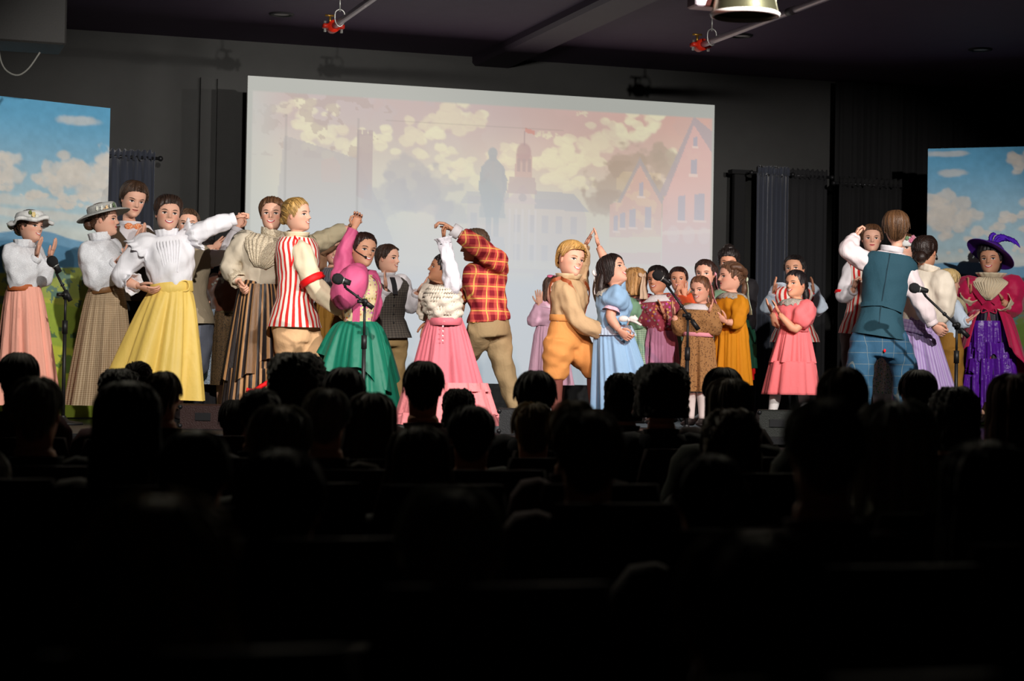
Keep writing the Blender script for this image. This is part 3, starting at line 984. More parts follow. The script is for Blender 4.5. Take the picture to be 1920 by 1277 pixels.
    def patch(s, xc, zc, hw, hz, col, bend=0.0, eps=.006, slope=0.0):
        n = 14
        ang = np.arange(n) / n * 2 * pi
        rs, zsl = [], []
        for r in (1.0, .6, .2):
            x = xc + hw * r * np.cos(ang)
            q = r * np.cos(ang)
            z = zc + hz * r * np.sin(ang) + bend * q * q + slope * q
            y = face_y(x, z) + eps
            rs.append(s.hc + s.hh * (np.outer(x, s.hs) + np.outer(y, s.hf) + np.outer(z, s.hu)))
        s.body.rings(rs, True, (False, True), .1, np.array(srgb(col)))
    def face(s):
        for sg in (-1, 1):
            s.patch(sg * .15, .0, .066, .030, (236, 230, 226), 0, .004)
            s.patch(sg * .15 + .006, .001, .031, .030, (44, 32, 28), 0, .008)
            s.patch(sg * .15, .026, .078, .014, (36, 24, 24), -.022, .012)
            s.patch(sg * .155, .100, .085, .013, s.browc, -.022, .008, sg * .006)
        if s.smile >= 1:
            s.patch(0, -.262, .125, .042, s.lips, .040, .004)
            s.patch(0, -.254, .098, .020, (240, 234, 228), .034, .009)
            if s.smile > 1:
                s.patch(0, -.272, .085, .016, (90, 30, 32), .03, .010)
        else:
            s.patch(0, -.252, .100, .030, s.lips, .012, .004)
            s.patch(0, -.250, .090, .005, (110, 40, 44), .012, .010)
        for sg in (-1, 1):
            s.patch(sg * .026, -.137, .014, .008, (120, 70, 60), 0, .002)
    def leg_skin(s):
        k = s.k
        for i in range(2):
            pts = smoothpath([s.hip[i], s.hip[i] * .5 + s.knee[i] * .5, s.knee[i], s.knee[i] * .5 + s.ank[i] * .5 - s.fwd0 * .008, s.ank[i]], 3)
            rad = np.interp(np.linspace(0, 1, len(pts)), [0, .25, .5, .65, .85, 1], [.050 * k * min(.8, s.sk), .044 * k * min(.85, s.sk), .030 * k, .032 * k, .022 * k, .019 * k])
            s.body.tube(pts, rad, 12, (True, True), s.legcol)
    def shoes(s, m_=None, name='shoe'):
        for i in range(2):
            b = MB()
            a = s.ank[i]; L = .145 * s.S; f = s.fwd0 + s.side0 * (.15 if i else -.15); f = unit(f); sd = unit(np.cross(f, ZU))
            zb = a[2] - .045 * s.S
            rs = []
            for t, hw, hz in ((-.24, .012, .02), (-.2, .024, .055), (-.05, .030, .062), (.15, .030, .05), (.4, .036, .036), (.62, .032, .026), (.74, .014, .014)):
                c = np.array([a[0], a[1], 0]) + f * t * L
                rs.append([c + sd * (hw * s.S * math.cos(q)) + ZU * (zb + (hz * s.S) * (.5 + .5 * math.sin(q))) for q in np.arange(12) / 12 * 2 * pi])
            b.rings(rs, True, (True, True))
            b.build(name, m_ or shoe_m, s.root)
    # arms: which 'A' (person's right) or 'B' (left)
    def arm(s, w_, sh, el, wr, tip, se=0, sw=-1, st=0, style='open', palm='in', hl=1.0):
        sg = -1 if w_ == 'A' else 1
        S0 = s.tsurf(.84, np.array([sg * pi / 2]), -.012)[0]
        dd = float(np.dot(S0 - EYE, CF))
        if sh is not None:
            S0 = P(sh[0], sh[1], dd)
        def seg(p, q, L, sgn):
            d0 = float(np.dot(p - EYE, CF))
            z = P(q[0], q[1], d0)
            l = np.linalg.norm(z - p)
            off = math.sqrt(max(0, L * L - l * l)) * sgn
            off = max(-.85 * L, min(.85 * L, off))
            return P(q[0], q[1], d0 + off)
        if isinstance(el, np.ndarray):
            seg = lambda p, q, L, sgn: q
        E = seg(S0, el, .178 * s.S, se)
        W = seg(E, wr, .152 * s.S, sw)
        T = seg(W, tip, .10 * s.S, st)
        pts = [S0 * (1 - t) + E * t for t in (0, .25, .5, .75)] + [E] + [E * (1 - t) + W * t for t in (.25, .5, .75, 1)]
        for _ in range(1):
            q = [p.copy() for p in pts]
            for i in range(3, 6):
                q[i] = (pts[i - 1] + 2 * pts[i] + pts[i + 1]) / 4
            pts = q
        s.arms[w_] = pts
        k = s.k
        rad = [.033 * k, .031 * k, .029 * k, .027 * k, .026 * k, .0255 * k, .023 * k, .0195 * k, .0165 * k]
        ax_ = s.waist + (s.neck - s.waist) * .80
        s.body.tube([S0 * .6 + ax_ * .4] + pts, [.026 * k] + [.029 * k] + rad[1:], 12, (True, True), s.skin)
        dr = unit(T - W)
        mid = (s.waist + s.neck) / 2
        pn = {'in': -sg * s.side, 'cam': -F0, 'away': F0, 'down': -ZU, 'up': ZU, 'body': unit(mid - W), 'left': -R0, 'right': R0}[palm]
        th = {'in': ZU - s.fwd * .6, 'cam': -sg * R0 * -1, 'away': R0 * sg, 'down': s.fwd, 'up': s.fwd, 'body': ZU, 'left': -F0 + ZU * .3, 'right': -F0 + ZU * .3}[palm]
        L = .112 * s.S * hl * (.86 if style == 'clasp' else 1.0)
        make_hand(s.body, W, dr, pn, th, L, style, s.skin * np.array([1.0, .95, .93]))
    def finish(s):
        s.body.build('body', skin_m, s.root)
    # ---- clothing
    def torso(s, name, m_, v0=-.35, v1=.97, off=.006, flare=0.0, puff=0.0, n=40, opening=None, wr=.004, low=0.0, solid=0):
        ph = -pi + 2 * pi * np.arange(n) / n
        closed = True
        if opening:
            ph = np.linspace(opening, 2 * pi - opening, n); closed = False
        vs = list(np.linspace(v0, v1, 16))
        rs = []
        for v in vs:
            o_ = off + (flare * max(0, -v) if v < 0 else 0) + puff * math.sin(max(0, min(1, (v + .1) / .9)) * pi) * (1 if v > -.1 else 0)
            r = s.tsurf(v, ph, o_)
            if wr:
                wv = wr * (np.sin(ph * 7 + v * 9) + np.sin(ph * 4 - v * 23 + 1)) * (1 if v < .8 else .3)
                cen = r.mean(axis=0)
                r = r + (r - cen) / np.linalg.norm(r - cen, axis=1)[:, None] * wv[:, None]
            rs.append(r)
        b = MB(); b.rings(rs, closed, (False, False), 2 * pi * .085 * s.k)
        return b.build(name, m_, s.root, solid=solid)
    def sleeve_rings(s, w_, prof, t1, wr=.0034, n=28):
        pts = s.arms[w_]
        P2 = smoothpath([pts[0] * .55 + (s.waist + (s.neck - s.waist) * .80) * .45] + pts, 3)
        ts = np.linspace(-.1, 1, len(P2))
        keep = [i for i in range(len(P2)) if ts[i] <= t1 + 1e-6]
        P2 = [P2[i] for i in keep]; ts = ts[keep]
        rad = np.interp(ts, [p[0] for p in prof], [p[1] for p in prof]) * s.k
        q = MB(); q.tube(P2, list(rad), n, (False, False))
        V = q.v[0].reshape(len(P2), n, 3)
        ang = np.arange(n) / n * 2 * pi
        for j in range(len(P2)):
            w0 = wr * rad[j] / (.035 * s.k) * (.9 * np.sin(ang * 4 + j * .33) + .6 * np.sin(ang * 7 - j * .5 + 1) + .7 * np.sin(ang * 2 + j * 1.15) * (1 if 6 < j < 20 else .4))
            c = P2[j]
            dv = V[j] - c
            V[j] = c + dv * (1 + w0 / np.maximum(1e-4, np.linalg.norm(dv, axis=1)))[:, None]
        return V
    def sleeves(s, name, m_, prof, t1=.96, which='AB', wr=.0034, n=28):
        """prof: [(t, radius factor)...] along shoulder(0) elbow(.5) wrist(1)"""
        out = []
        for w_ in which:
            if w_ not in s.arms:
                continue
            b = MB()
            b.rings(s.sleeve_rings(w_, prof, t1, wr, n), True, (True, False), 2 * pi * .04 * s.k)
            out.append(b.build(name, m_, s.root))
        return out
    def top(s, name, m_, prof, v0=-.06, v1=.98, off=.008, puff=.01, t1=.96, wr=.004, tw=.005, which='AB', voxel=.012):
        """blouse, shirt or bodice with its sleeves as one continuous cloth surface"""
        b = MB()
        n = 40
        ph = -pi + 2 * pi * np.arange(n) / n
        rs = []
        for v in np.linspace(v0, v1, 18):
            o_ = off + (puff * math.sin(max(0, min(1, (v + .1) / .9)) * pi) if v > -.1 else 0)
            r = s.tsurf(v, ph, o_)
            wv = tw * (np.sin(ph * 7 + v * 7) + np.sin(ph * 4 - v * 17 + 1) + .8 * np.sin(ph * 11 + v * 3)) * (1 if v < .8 else .3)
            cen = r.mean(axis=0)
            rs.append(r + (r - cen) / np.linalg.norm(r - cen, axis=1)[:, None] * wv[:, None])
        b.rings(rs, True, (True, True), 2 * pi * .085 * s.k)
        for w_ in which:
            if w_ in s.arms:
                pr = prof[w_] if isinstance(prof, dict) else prof
                tt = t1[w_] if isinstance(t1, dict) else t1
                b.rings(s.sleeve_rings(w_, pr, tt, wr), True, (True, True), 2 * pi * .04 * s.k)
        o = b.build(name, m_, s.root)
        md = o.modifiers.new('weld', 'REMESH'); md.mode = 'VOXEL'; md.voxel_size = voxel; md.use_smooth_shade = True
        md = o.modifiers.new('soften', 'SMOOTH'); md.factor = .5; md.iterations = 3
        return o
    def frill(s, name, m_, w_, t, r, h, wave, nf=11):
        a_ = s.arms[w_]
        i = min(7, int(t * 8)); q = a_[i] * (1 - (t * 8 - i)) + a_[i + 1] * (t * 8 - i)
        ax = unit(a_[i + 1] - a_[i]); sd = unit(np.cross(ax, ZU + .01 * X3)); fd = np.cross(sd, ax)
        b = MB()
        lathe(b, [(r * .8, -h * .1), (r * .95, 0), (r * 1.12, h * .3), (r * 1.3, h * .62)], q, sd, fd, ax, 66, lambda an, r_, z_: (wave * (z_ + .02) / h * np.sin(an * nf), wave * .6 * np.sin(an * nf + 1)))
        return b.build(name, m_, s.root, solid=.003)
    def cuffs(s, name, m_, t=.93, r=.026, h=.03, which='AB', flare=1.0, wave=0.0):
        for w_ in which:
            if w_ not in s.arms:
                continue
            a, w2 = s.arms[w_][-2], s.arms[w_][-1]
            d_ = unit(w2 - a)
            c0 = w2 - d_ * (1 - t) * .15 * s.S - d_ * h * .5
            sd = unit(np.cross(d_, ZU + .01 * X3)); fd = np.cross(sd, d_)
            b = MB()
            lathe(b, [(r * s.k * .97, 0), (r * s.k, h * .1), (r * s.k * (1 + flare * .05), h * .6), (r * s.k * flare, h)], c0, sd, fd, d_, 24,
                  (lambda an, rr, zz: (wave * np.sin(an * 7), 0 * an)) if wave else None)
            b.build(name, m_, s.root, solid=.003)
    def armband(s, name, m_, w_, t=.4, r=.062, h=.03):
        a_ = s.arms[w_]
        i = min(7, int(t * 8)); q = a_[i] * (1 - (t * 8 - i)) + a_[i + 1] * (t * 8 - i)
        ax = unit(a_[i + 1] - a_[i]); sd = unit(np.cross(ax, ZU + .01 * X3)); fd = np.cross(sd, ax)
        b = MB()
        lathe(b, [(r * .84, -h * .5), (r, -h * .25), (r * .95, 0), (r * 1.02, h * .3), (r * .84, h * .5)], q, sd, fd, ax, 30, lambda an, r_, z_: (.003 * np.sin(an * 13 + z_ * 200), 0 * an))
        return b.build(name, m_, s.root)
    def band(s, name, m_, v=0.0, h=.04, off=.012, parent=None):
        ph = -pi + 2 * pi * np.arange(40) / 40
        up = s.up * h / 2
        r = s.tsurf(v, ph, off)
        r2 = s.tsurf(v, ph, off + .004)
        b = MB(); b.rings([r - up, r2 - up * .9, r2 + up * .9, r + up], True, (False, False), 2 * pi * .075 * s.k)
        return b.build(name, m_, parent or s.root)
    def strip(s, name, m_, pts, wid, off=.014, thick=.004):
        """a strap lying on the torso along (v, phi) points"""
        P2 = []
        for i in range(len(pts) - 1):
            for t in np.linspace(0, 1, 8)[:-1 if i < len(pts) - 2 else None]:
                P2.append((pts[i][0] * (1 - t) + pts[i + 1][0] * t, pts[i][1] * (1 - t) + pts[i + 1][1] * t))
        c = [s.tsurf(v, np.array([p]), off)[0] for v, p in P2]
        rs = []
        for i in range(len(c)):
            t = unit(c[min(i + 1, len(c) - 1)] - c[max(i - 1, 0)])
            cen = s.waist + (s.neck - s.waist) * P2[i][0]
            n = unit(c[i] - cen); sd = unit(np.cross(t, n))
            rs.append([c[i] - sd * wid / 2, c[i] + sd * wid / 2, c[i] + sd * wid / 2 + n * thick, c[i] - sd * wid / 2 + n * thick])
        b = MB(); b.rings(rs, True, (True, True), wid * 2)
        return b.build(name, m_, s.root, smooth=False)
    def panel(s, name, m_, rows, off=.014, wave=0.0, nf=8):
        """cloth patch on the torso; rows = [(v, phi_from, phi_to)]"""
        rs = []
        n = 90 if wave else 20
        for j, (v, p0, p1) in enumerate(rows):
            ph = np.linspace(p0, p1, n)
            o_ = off + (wave * np.sin(np.linspace(0, nf * pi, n) + j * 1.3) if wave else 0)
            r = s.tsurf(v, ph, 0.0)
            cen = s.waist + (s.neck - s.waist) * v
            dv = r - cen
            rs.append(r + dv / np.linalg.norm(dv, axis=1)[:, None] * (np.zeros(n) + o_)[:, None])
        b = MB(); b.rings(rs, False, (False, False), .2)
        return b.build(name, m_, s.root, solid=.003)
    def buttons(s, m_, v0, v1, n, phi=0.0, off=.018, r=.008):
        for i in range(n):
            v = v0 + (v1 - v0) * i / max(1, n - 1)
            c = s.tsurf(v, np.array([phi]), off)[0]
            b = MB(); f = unit(s.fwd * math.cos(phi) + s.side * math.sin(phi)); u = s.up; sd = np.cross(u, f)
            b.ball(c, (sd * r, u * r, f * r * .4), 8, 4); b.build('button', m_, s.root)
    def collar(s, name, m_, r=.045, h=.05, flare=1.25, wave=0.0, nf=14, v=.97, lay=False):
        ph = np.arange(48) / 48 * 2 * pi
        c = s.waist + (s.neck - s.waist) * v
        rs = []
        if lay:      # lying flat over the shoulders
            for t, (vv, o_) in enumerate(((1.02, .004), (.97, .012), (.92, .015), (.86, .018))):
                vr = vv - (h * .35 if t == 3 else 0)
                w_ = (wave * np.sin(ph * nf) * (t / 3)) if wave else 0
                rr = s.tsurf(vr, ph, o_)
                rs.append(rr + np.outer(np.zeros(48) + w_, s.up))
        else:
            for t in (0, .35, .7, 1):
                rr = r * s.k / .94 * (1 + (flare - 1) * t)
                w_ = 1 + (wave * t * np.sin(ph * nf) if wave else 0)
                rs.append(c + s.up * h * t + np.outer(rr * w_ * np.sin(ph), s.side) + np.outer(rr * w_ * np.cos(ph), s.fwd))
        b = MB(); b.rings(rs, True, (False, False), .3)
        return b.build(name, m_, s.root, solid=.004)
    def skirt(s, name, m_, hem, hw, depth=.85, nf=14, amp=.05, p=.85, t0=0.0, t1=1.0, off=0.0, opening=None, tilt=0.0, wv=0.0, rows=14, dback=0.0, ruf=0.0, seed=0, solid=0, droop=None, w0=1.0):
        """hem: (px, py) of the hem centre, hw: half width in px"""
        hc = P(hem[0], hem[1], s.d + dback)
        a1 = hw / s.sc
        a0 = .084 * s.k * w0; b0 = .066 * s.k * w0
        n = 140
        if opening:
            ph = np.linspace(opening[0], opening[1], n); closed = False
        else:
            ph = -pi + 2 * pi * np.arange(n) / n; closed = True
        r = np.random.default_rng(seed + int(hem[0]))
        p1, p2, p3 = r.random(3) * 6
        wvf = np.sin(nf * ph + p1 + .8 * np.sin(2 * ph + p2)) + .45 * np.sin(round(nf * 1.7) * ph + p3) + .3 * np.sin(round(nf * .4) * ph + p2)
        wvf = np.where(wvf > 0, np.abs(wvf) ** .7, -np.abs(wvf) ** 1.25)
        rs = []
        for j in range(rows):
            tt = j / (rows - 1)
            t = t0 + (t1 - t0) * tt
            e = t ** p
            c = s.waist * (1 - t) + hc * t + ZU * 0
            a = a0 + (a1 - a0) * e + off; b_ = b0 + (a1 * depth - b0) * e + off
            dz = np.linalg.norm(c - s.waist)
            hv = -min(.9, dz / max(.05, np.linalg.norm(s.neck - s.waist)))
            if opening is None or True:
                a = max(a, np.interp(hv, s.TV, s.TA) * s.k * .93 + .006 + off) if dz < .30 * s.S else a
                b_ = max(b_, np.interp(hv, s.TV, s.TB) * s.k * .93 + .006 + off) if dz < .30 * s.S else b_
            k_ = 1 + amp * (.3 + .7 * t) * wvf * min(1, t * 6)
            if t0 == 0:
                k_ = k_ + .030 * (1 - .55 * t) * np.sin(nf * 3 * ph + p2 + 1.5 * np.sin(3 * ph + p3)) * min(1, t * 10)
            if ruf:
                k_ = k_ + ruf * tt * np.sin(37 * ph + 2 * np.sin(5 * ph + p1))
            q = c + np.outer(a * k_ * np.sin(ph), R0) + np.outer(-b_ * k_ * np.cos(ph), F0)
            if tilt:
                q[:, 2] += tilt * t * np.sin(ph) * a
            if droop is not None:
                q[:, 2] += droop(ph) * tt
            q[:, 2] += wv * tt * np.sin(nf * ph + p1)
            rs.append(q)
        b = MB(); b.rings(rs, closed, (False, False), 2 * pi * (a0 + a1) / 2)
        return b.build(name, m_, s.root, solid=solid)
    def trousers(s, name, m_, t1=.93, r=(.066, .058, .045, .040), puff=0.0, cuffr=None, weld=True):
        k = s.k
        b = MB()
        ph = -pi + 2 * pi * np.arange(28) / 28
        rs = [s.tsurf(v, ph, .016 if v > -.3 else .010) for v in (.07, 0, -.1, -.25, -.45, -.65)]
        b.rings(rs, True, (True, True), 2 * pi * .08 * k)
        for i in range(2):
            pts = smoothpath([s.hip[i] + ZU * .02 * s.S, s.hip[i] * .6 + s.knee[i] * .4, s.knee[i], s.knee[i] * .5 + s.ank[i] * .5, s.ank[i]], 4)
            n_ = max(3, int(round(len(pts) * t1)))
            pts = pts[:n_]
            T = np.linspace(0, t1, n_)
            rad = np.interp(T, [0, .25, .5, 1], r) * k
            if puff:
                rad = rad + puff * k * np.sin(np.clip(T / t1, 0, 1) * pi) ** .7
                rad[-1] = (cuffr or .034) * k
            q = MB(); q.tube(pts, list(rad), 18, (True, False))
            V = q.v[0].reshape(len(pts), 18, 3)
            ang = np.arange(18) / 18 * 2 * pi
            for j in range(len(pts)):
                dv = V[j] - pts[j]
                w0 = .006 * (np.sin(2 * ang + j * 1.9) + .7 * np.sin(5 * ang - j * 1.2)) * (1 + 2 * puff)
                V[j] = pts[j] + dv * (1 + w0 / np.maximum(1e-4, np.linalg.norm(dv, axis=1)))[:, None]
            b.rings(V, True, (True, True), 2 * pi * .05 * k)
        o = b.build(name, m_, s.root)
        if weld:
            md = o.modifiers.new('weld', 'REMESH'); md.mode = 'VOXEL'; md.voxel_size = .0125; md.use_smooth_shade = True
            md = o.modifiers.new('soften', 'SMOOTH'); md.factor = .5; md.iterations = 4
        return o
    def stockings(s, m_, t0=.5, name='stocking'):
        k = s.k
        for i in range(2):
            pts = smoothpath([s.hip[i], s.hip[i] * .5 + s.knee[i] * .5, s.knee[i], s.knee[i] * .5 + s.ank[i] * .5 - s.fwd0 * .008, s.ank[i]], 4)
            rad = np.interp(np.linspace(0, 1, len(pts)), [0, .25, .5, .65, .85, 1], [.054 * k, .047 * k, .034 * k, .035 * k, .025 * k, .022 * k])
            j = int(len(pts) * t0)
            b = MB(); b.tube(pts[j:], list(rad[j:]), 12); b.build(name, m_, s.root)
    # ---- hair
    def hair(s, col, style='short', th=.045, line=None, L=0.0, part=.3, curl=0.0, vol=0.0, flare=0.0, name='hair', fringe=0.0, strands=230, sweep=0.0, halo=0.0):
        c0 = np.array(srgb(col))
        n, m_ = 120, 20
        ph = -pi + 2 * pi * np.arange(n) / n
        ad = np.degrees(np.abs(ph))
        if style == 'short':
            hl = np.interp(ad, [0, 30, 48, 62, 76, 84, 98, 115, 140, 180], [.33, .31, .26, .13, -.03, -.05, .06, -.12, -.36, -.42])
        elif style == 'up':
            hl = np.interp(ad, [0, 30, 48, 62, 76, 86, 98, 115, 140, 180], [.34, .31, .22, .08, -.06, -.06, .05, -.10, -.26, -.32])
        else:   # long: covers the ears and falls
            hl = np.interp(ad, [0, 30, 48, 58, 70, 80, 100, 180], [.34, .30, .16, -.05, -.30, -L * .7, -L, -L])
        if line:
            hl = hl + line * np.interp(ad, [0, 50, 70, 90, 180], [.2, .3, .8, 1.0, 1.6])
        if fringe:
            hl = np.where(ad < 55, hl - fringe * np.cos(np.radians(ad) * 1.6), hl)
        if sweep:
            hl = hl - np.where(ad < 75, sweep * .5 * (1 - np.sin(ph * 1.3)) * np.cos(np.radians(ad) * 1.15), 0)
        r = np.random.default_rng(int(abs(s.hc[0] * 1000)) % 9999)
        colj = r.random(n)
        colj = (colj + np.roll(colj, 1) * .7 + np.roll(colj, 2) * .3) / 2.0
        lum = r.random(n)
        rs, cs = [], []
        for j in range(m_ + 2):
            t = min(1.0, j / (m_ - 1))
            tk = th * (1.0 - .85 * max(0, (t - .55) / .45) ** 1.5) if style != 'long' else th
            if j >= m_:
                tk = th * (.15 if j == m_ else -.25) if style != 'long' else th * (.3 if j == m_ else -.8)
            z = .5 - (.5 - hl) * (t ** 1.35)
            zz = np.maximum(z, -.40)
            wv = hW(zz); fv = hF(zz); bv = hB(zz)
            if style == 'long':
                lo = np.clip((.1 - z) / .4, 0, 1)
                wv = wv * (1 - lo) + (.36 + flare * np.clip(-z, 0, 2)) * lo
                bv = bv * (1 - lo) + (.42 + flare * .5 * np.clip(-z, 0, 2)) * lo
            grow = tk + vol * (1 - .5 * t)
            strand = (.055 * (colj - .5) + .012 * np.sin(ph * 17 + t * 3) + .010 * np.sin(ph * 5 + t * 6)) * (.4 + .6 * t) * (1 if th > .02 else .4)
            if curl:
                strand = strand + curl * np.sin(ph * 11 + j * 2.2) * np.sin(j * 1.7 + ph * 5)
            x = (wv + grow + strand) * np.sin(ph)
            y = np.where(np.cos(ph) > 0, (fv + grow * .8 + strand), (bv + grow + strand)) * np.cos(ph)
            zo = z + (grow + (strand if curl else 0)) * (1 - t) * .9
            if fringe and style != 'long':
                y = y + np.where(ad < 50, .02 * t, 0)
            rs.append(s.hc + s.hh * (np.outer(x, s.hs) + np.outer(y, s.hf) + np.outer(zo, s.hu)))
            br = .45 + .75 * colj + .45 * lum ** 2 + .15 * r.random(n)
            cs.append(np.outer(br, c0))
        s.hb = MB()
        s.hb.rings(rs, True, (True, False), 1.0, np.array(cs))
        s.hcol = c0
        s.hname = name
        if strands:
            for q_ in range(strands):
                f0 = r.uniform(-pi, pi)
                i0 = int((f0 + pi) / (2 * pi) * n) % n
                g0 = th * .75 + vol * .6 + r.uniform(-.004, .026) + halo * r.random()
                pts = []
                lift = r.random() ** 4 * .07 if style == 'short' else 0.0
                if style == 'up':
                    z1 = hl[i0] + r.uniform(-.03, .05)
                    ct = math.sqrt(max(0, 1 - min(1, abs(z1) * 2) ** 2))
                    v0 = np.array([math.sin(f0) * ct, math.cos(f0) * ct, z1 * 2])
                    v1 = np.array([r.uniform(-.12, .12), -.95, r.uniform(-.2, .2)])
                    for t in np.linspace(0, 1, 9):
                        vv = unit(v0 * (1 - t) + v1 * t + np.array([0, 0, .55 * math.sin(t * pi) * (1 if abs(f0) < 1.6 else .2)]))
                        z = .5 * vv[2]; fi = math.atan2(vv[0], vv[1])
                        gg = (.25 + .75 * min(1, t * 4)) * g0
                        pts.append(s.hp((hW(z) + gg) * math.sin(fi), (hF(z) if math.cos(fi) > 0 else hB(z)) * math.cos(fi) + gg * math.cos(fi), z + gg * max(0, vv[2])))
                else:
                    bend = r.uniform(-.5, .5) if style == 'short' else r.uniform(-.12, .12)
                    for t in np.linspace(.02, 1.02, 9):
                        fi = f0 + bend * (t - .5) + (part if style == 'short' else 0) * (1 - t)
                        i1 = int((fi + pi) / (2 * pi) * n) % n
                        z = .5 - (.5 - hl[i1]) * min(1, t) ** 1.35
                        zz = max(z, -.40)
                        w1, f1, b1 = hW(zz), hF(zz), hB(zz)
                        if style == 'long':
                            lo = min(1, max(0, (.1 - z) / .4)); w1 = w1 * (1 - lo) + (.36 + flare * max(0, -z)) * lo; b1 = b1 * (1 - lo) + (.42 + flare * .5 * max(0, -z)) * lo
                        gg = g0 * (1 - (.3 if style == 'short' else 0) * t) + lift * t * t + curl * math.sin(t * 21 + f0 * 9)
                        pts.append(s.hp((w1 + gg) * math.sin(fi), (f1 * math.cos(fi) + gg * .8 * math.cos(fi)) if math.cos(fi) > 0 else (b1 + gg) * math.cos(fi), z + gg * (1 - min(1, t)) * .9))
                rad = r.uniform(.008, .015) * s.hh
                br_ = r.uniform(.4, 1.0) + .7 * r.random() ** 3
                s.hb.tube(pts, [rad * .5] + [rad] * 7 + [rad * .3], 4, (False, False), c0 * br_)
    def bun(s, x, y, z, r, rz=None, n=14):
        c = s.hp(x, y, z)
        rz = rz or r
        q = MB(); q.ball(c, (s.hs * r * s.hh, s.hf * r * s.hh, s.hu * rz * s.hh), 20, 12)
        V = q.v[0]
        dv = V - c
        a = np.arctan2(dv @ s.hs, dv @ s.hu)
        V = c + dv * (1 + .06 * np.sin(a * 9 + (dv @ s.hf) * 60))[:, None]
        br = .7 + .4 * (np.sin(a * 9) * .5 + .5)
        s.hb.add(V, q.f, q.uv[0], np.outer(br, s.hcol))
    def lock(s, pts, rad, braid=0.0, n=10):
        """hanging lock, braid or ponytail in head units"""
        W = smoothpath([s.hp(*p) for p in pts], 6)
        T = np.linspace(0, 1, len(W))
        rr = np.interp(T, np.linspace(0, 1, len(rad)), rad) * s.hh
        if braid:
            rr = rr * (1 + braid * np.abs(np.sin(T * len(W) * .55)))
        br = np.tile(.7 + .5 * np.random.default_rng(3).random(n), len(W))
        q = MB(); q.tube(W, list(rr), n)
        s.hb.add(q.v[0], q.f, q.uv[0], np.outer(br, s.hcol))
    def hair_done(s):
        return s.hb.build(s.hname, s.hmat if hasattr(s, 'hmat') else hair_m, s.root)
    def bow(s, name, m_, x, y, z, w_=.2, tails=0.0, tail_dir=(0, -.2, -1), ang=0.0):
        """ribbon bow on the head, in head units"""
        c = s.hp(x, y, z)
        out = unit(s.hs * x + s.hf * y + s.hu * (z * .6))
        u = unit(s.hu - out * np.dot(s.hu, out)); sd = np.cross(u, out)
        sd, u = sd * math.cos(ang) + u * math.sin(ang), u * math.cos(ang) - sd * math.sin(ang)
        b = MB()
        H = s.hh
        for sg in (-1, 1):
            b.ball(c + sd * sg * w_ * .55 * H + u * .02 * H, (sd * w_ * .5 * H, u * w_ * .42 * H, out * w_ * .2 * H), 12, 8)
        b.ball(c, (sd * .05 * H, u * .06 * H, out * .06 * H), 8, 6)
        if tails:
            td = unit(s.hs * tail_dir[0] + s.hf * tail_dir[1] + s.hu * tail_dir[2])
            for sg in (-1, 1):
                rs = []
                for t in np.linspace(0, 1, 8):
                    p = c + td * tails * H * t + sd * sg * (.03 + .08 * t) * H + out * .02 * H * math.sin(t * 9)
                    wd = (.05 + .05 * t) * H
                    rs.append([p - sd * wd, p - sd * wd + out * .01 * H, p + sd * wd + out * .01 * H, p + sd * wd])
                b.rings(rs, True, (True, True))
        return b.build(name, m_, s.root)
    def flowers(s, name, pts, parent=None):
        for i, (x, y, z, r, c) in enumerate(pts):
            b = MB(); p = s.hp(x, y, z); R = r * s.hh
            for k_ in range(5):
                a = k_ * 2 * pi / 5
                o_ = s.hs * math.cos(a) * R * .6 + s.hu * math.sin(a) * R * .6
                b.ball(p + o_, (s.hs * R * .5, s.hf * R * .4, s.hu * R * .5), 7, 5)
            b.ball(p, (s.hs * R * .4, s.hf * R * .6, s.hu * R * .4), 7, 5)
            b.build(name, mat('petal_%d_%d_%d' % c, c, .7), parent or s.root)
    def garment_label(s, o, text):
        o['label'] = text
# ------------------------------------------------------------------ the cast
M = {}
def C(name, col, **kw):
    kw.setdefault('wrk', .14)
    M[name] = mat(name, col, **kw)
    return M[name]
C('white_lace', (232, 234, 238), pattern=('lace', (190, 190, 196), 120, .10), bump=.12, bscale=110)
C('cream_lace', (206, 192, 168), pattern=('lace', (150, 132, 108), 70, .11), bump=.4, bscale=100)
C('salmon_cotton', (242, 172, 152), bump=.08)
C('rust_belt', (176, 92, 48), rough=.6)
C('houndstooth', (186, 164, 134), pattern=('gingham', (128, 104, 76), .013), bump=.1)
C('tan_belt', (120, 84, 50), rough=.5)
C('grey_straw', (186, 186, 182), bump=.5, bscale=160, rough=.85)
C('white_satin', (226, 226, 224), rough=.5, bump=.1)
C('brown_wool', (74, 58, 42), bump=.3, bscale=200)
C('orange_floral', (226, 130, 80), pattern=('dots', (240, 220, 190), 120, .35))
C('yellow_taffeta', (226, 194, 100), rough=.5, bump=.06, bscale=30)
C('white_blouse', (234, 233, 238), bump=.05, bscale=40, var=.04)
C('tan_vest', (150, 136, 114), bump=.3, bscale=220)
C('grey_wool', (92, 96, 108), bump=.2, bscale=200)
C('black_cloth', (20, 20, 24), bump=.1)
C('navy_cloth', (22, 26, 40), bump=.1)
C('brown_velvet', (88, 46, 26), rough=.6, sheen=.3)
C('brown_floral', (84, 64, 40), pattern=('dots', (36, 28, 22), 110, .36))
C('blue_floral', (170, 186, 204), pattern=('dots', (44, 50, 62), 120, .34))
C('olive_band', (96, 84, 58))
C('striped_taffeta', (34, 26, 26), pattern=('stripes', (170, 126, 84), .036, .42), rough=.5)
C('cream_blouse', (198, 186, 166), bump=.06, bscale=60)
C('red_stripe', (236, 226, 214), pattern=('stripes', (206, 40, 36), .036, .46))
C('red_ribbon', (226, 18, 24), rough=.6)
C('cream_shirt', (224, 208, 178), bump=.06, bscale=60)
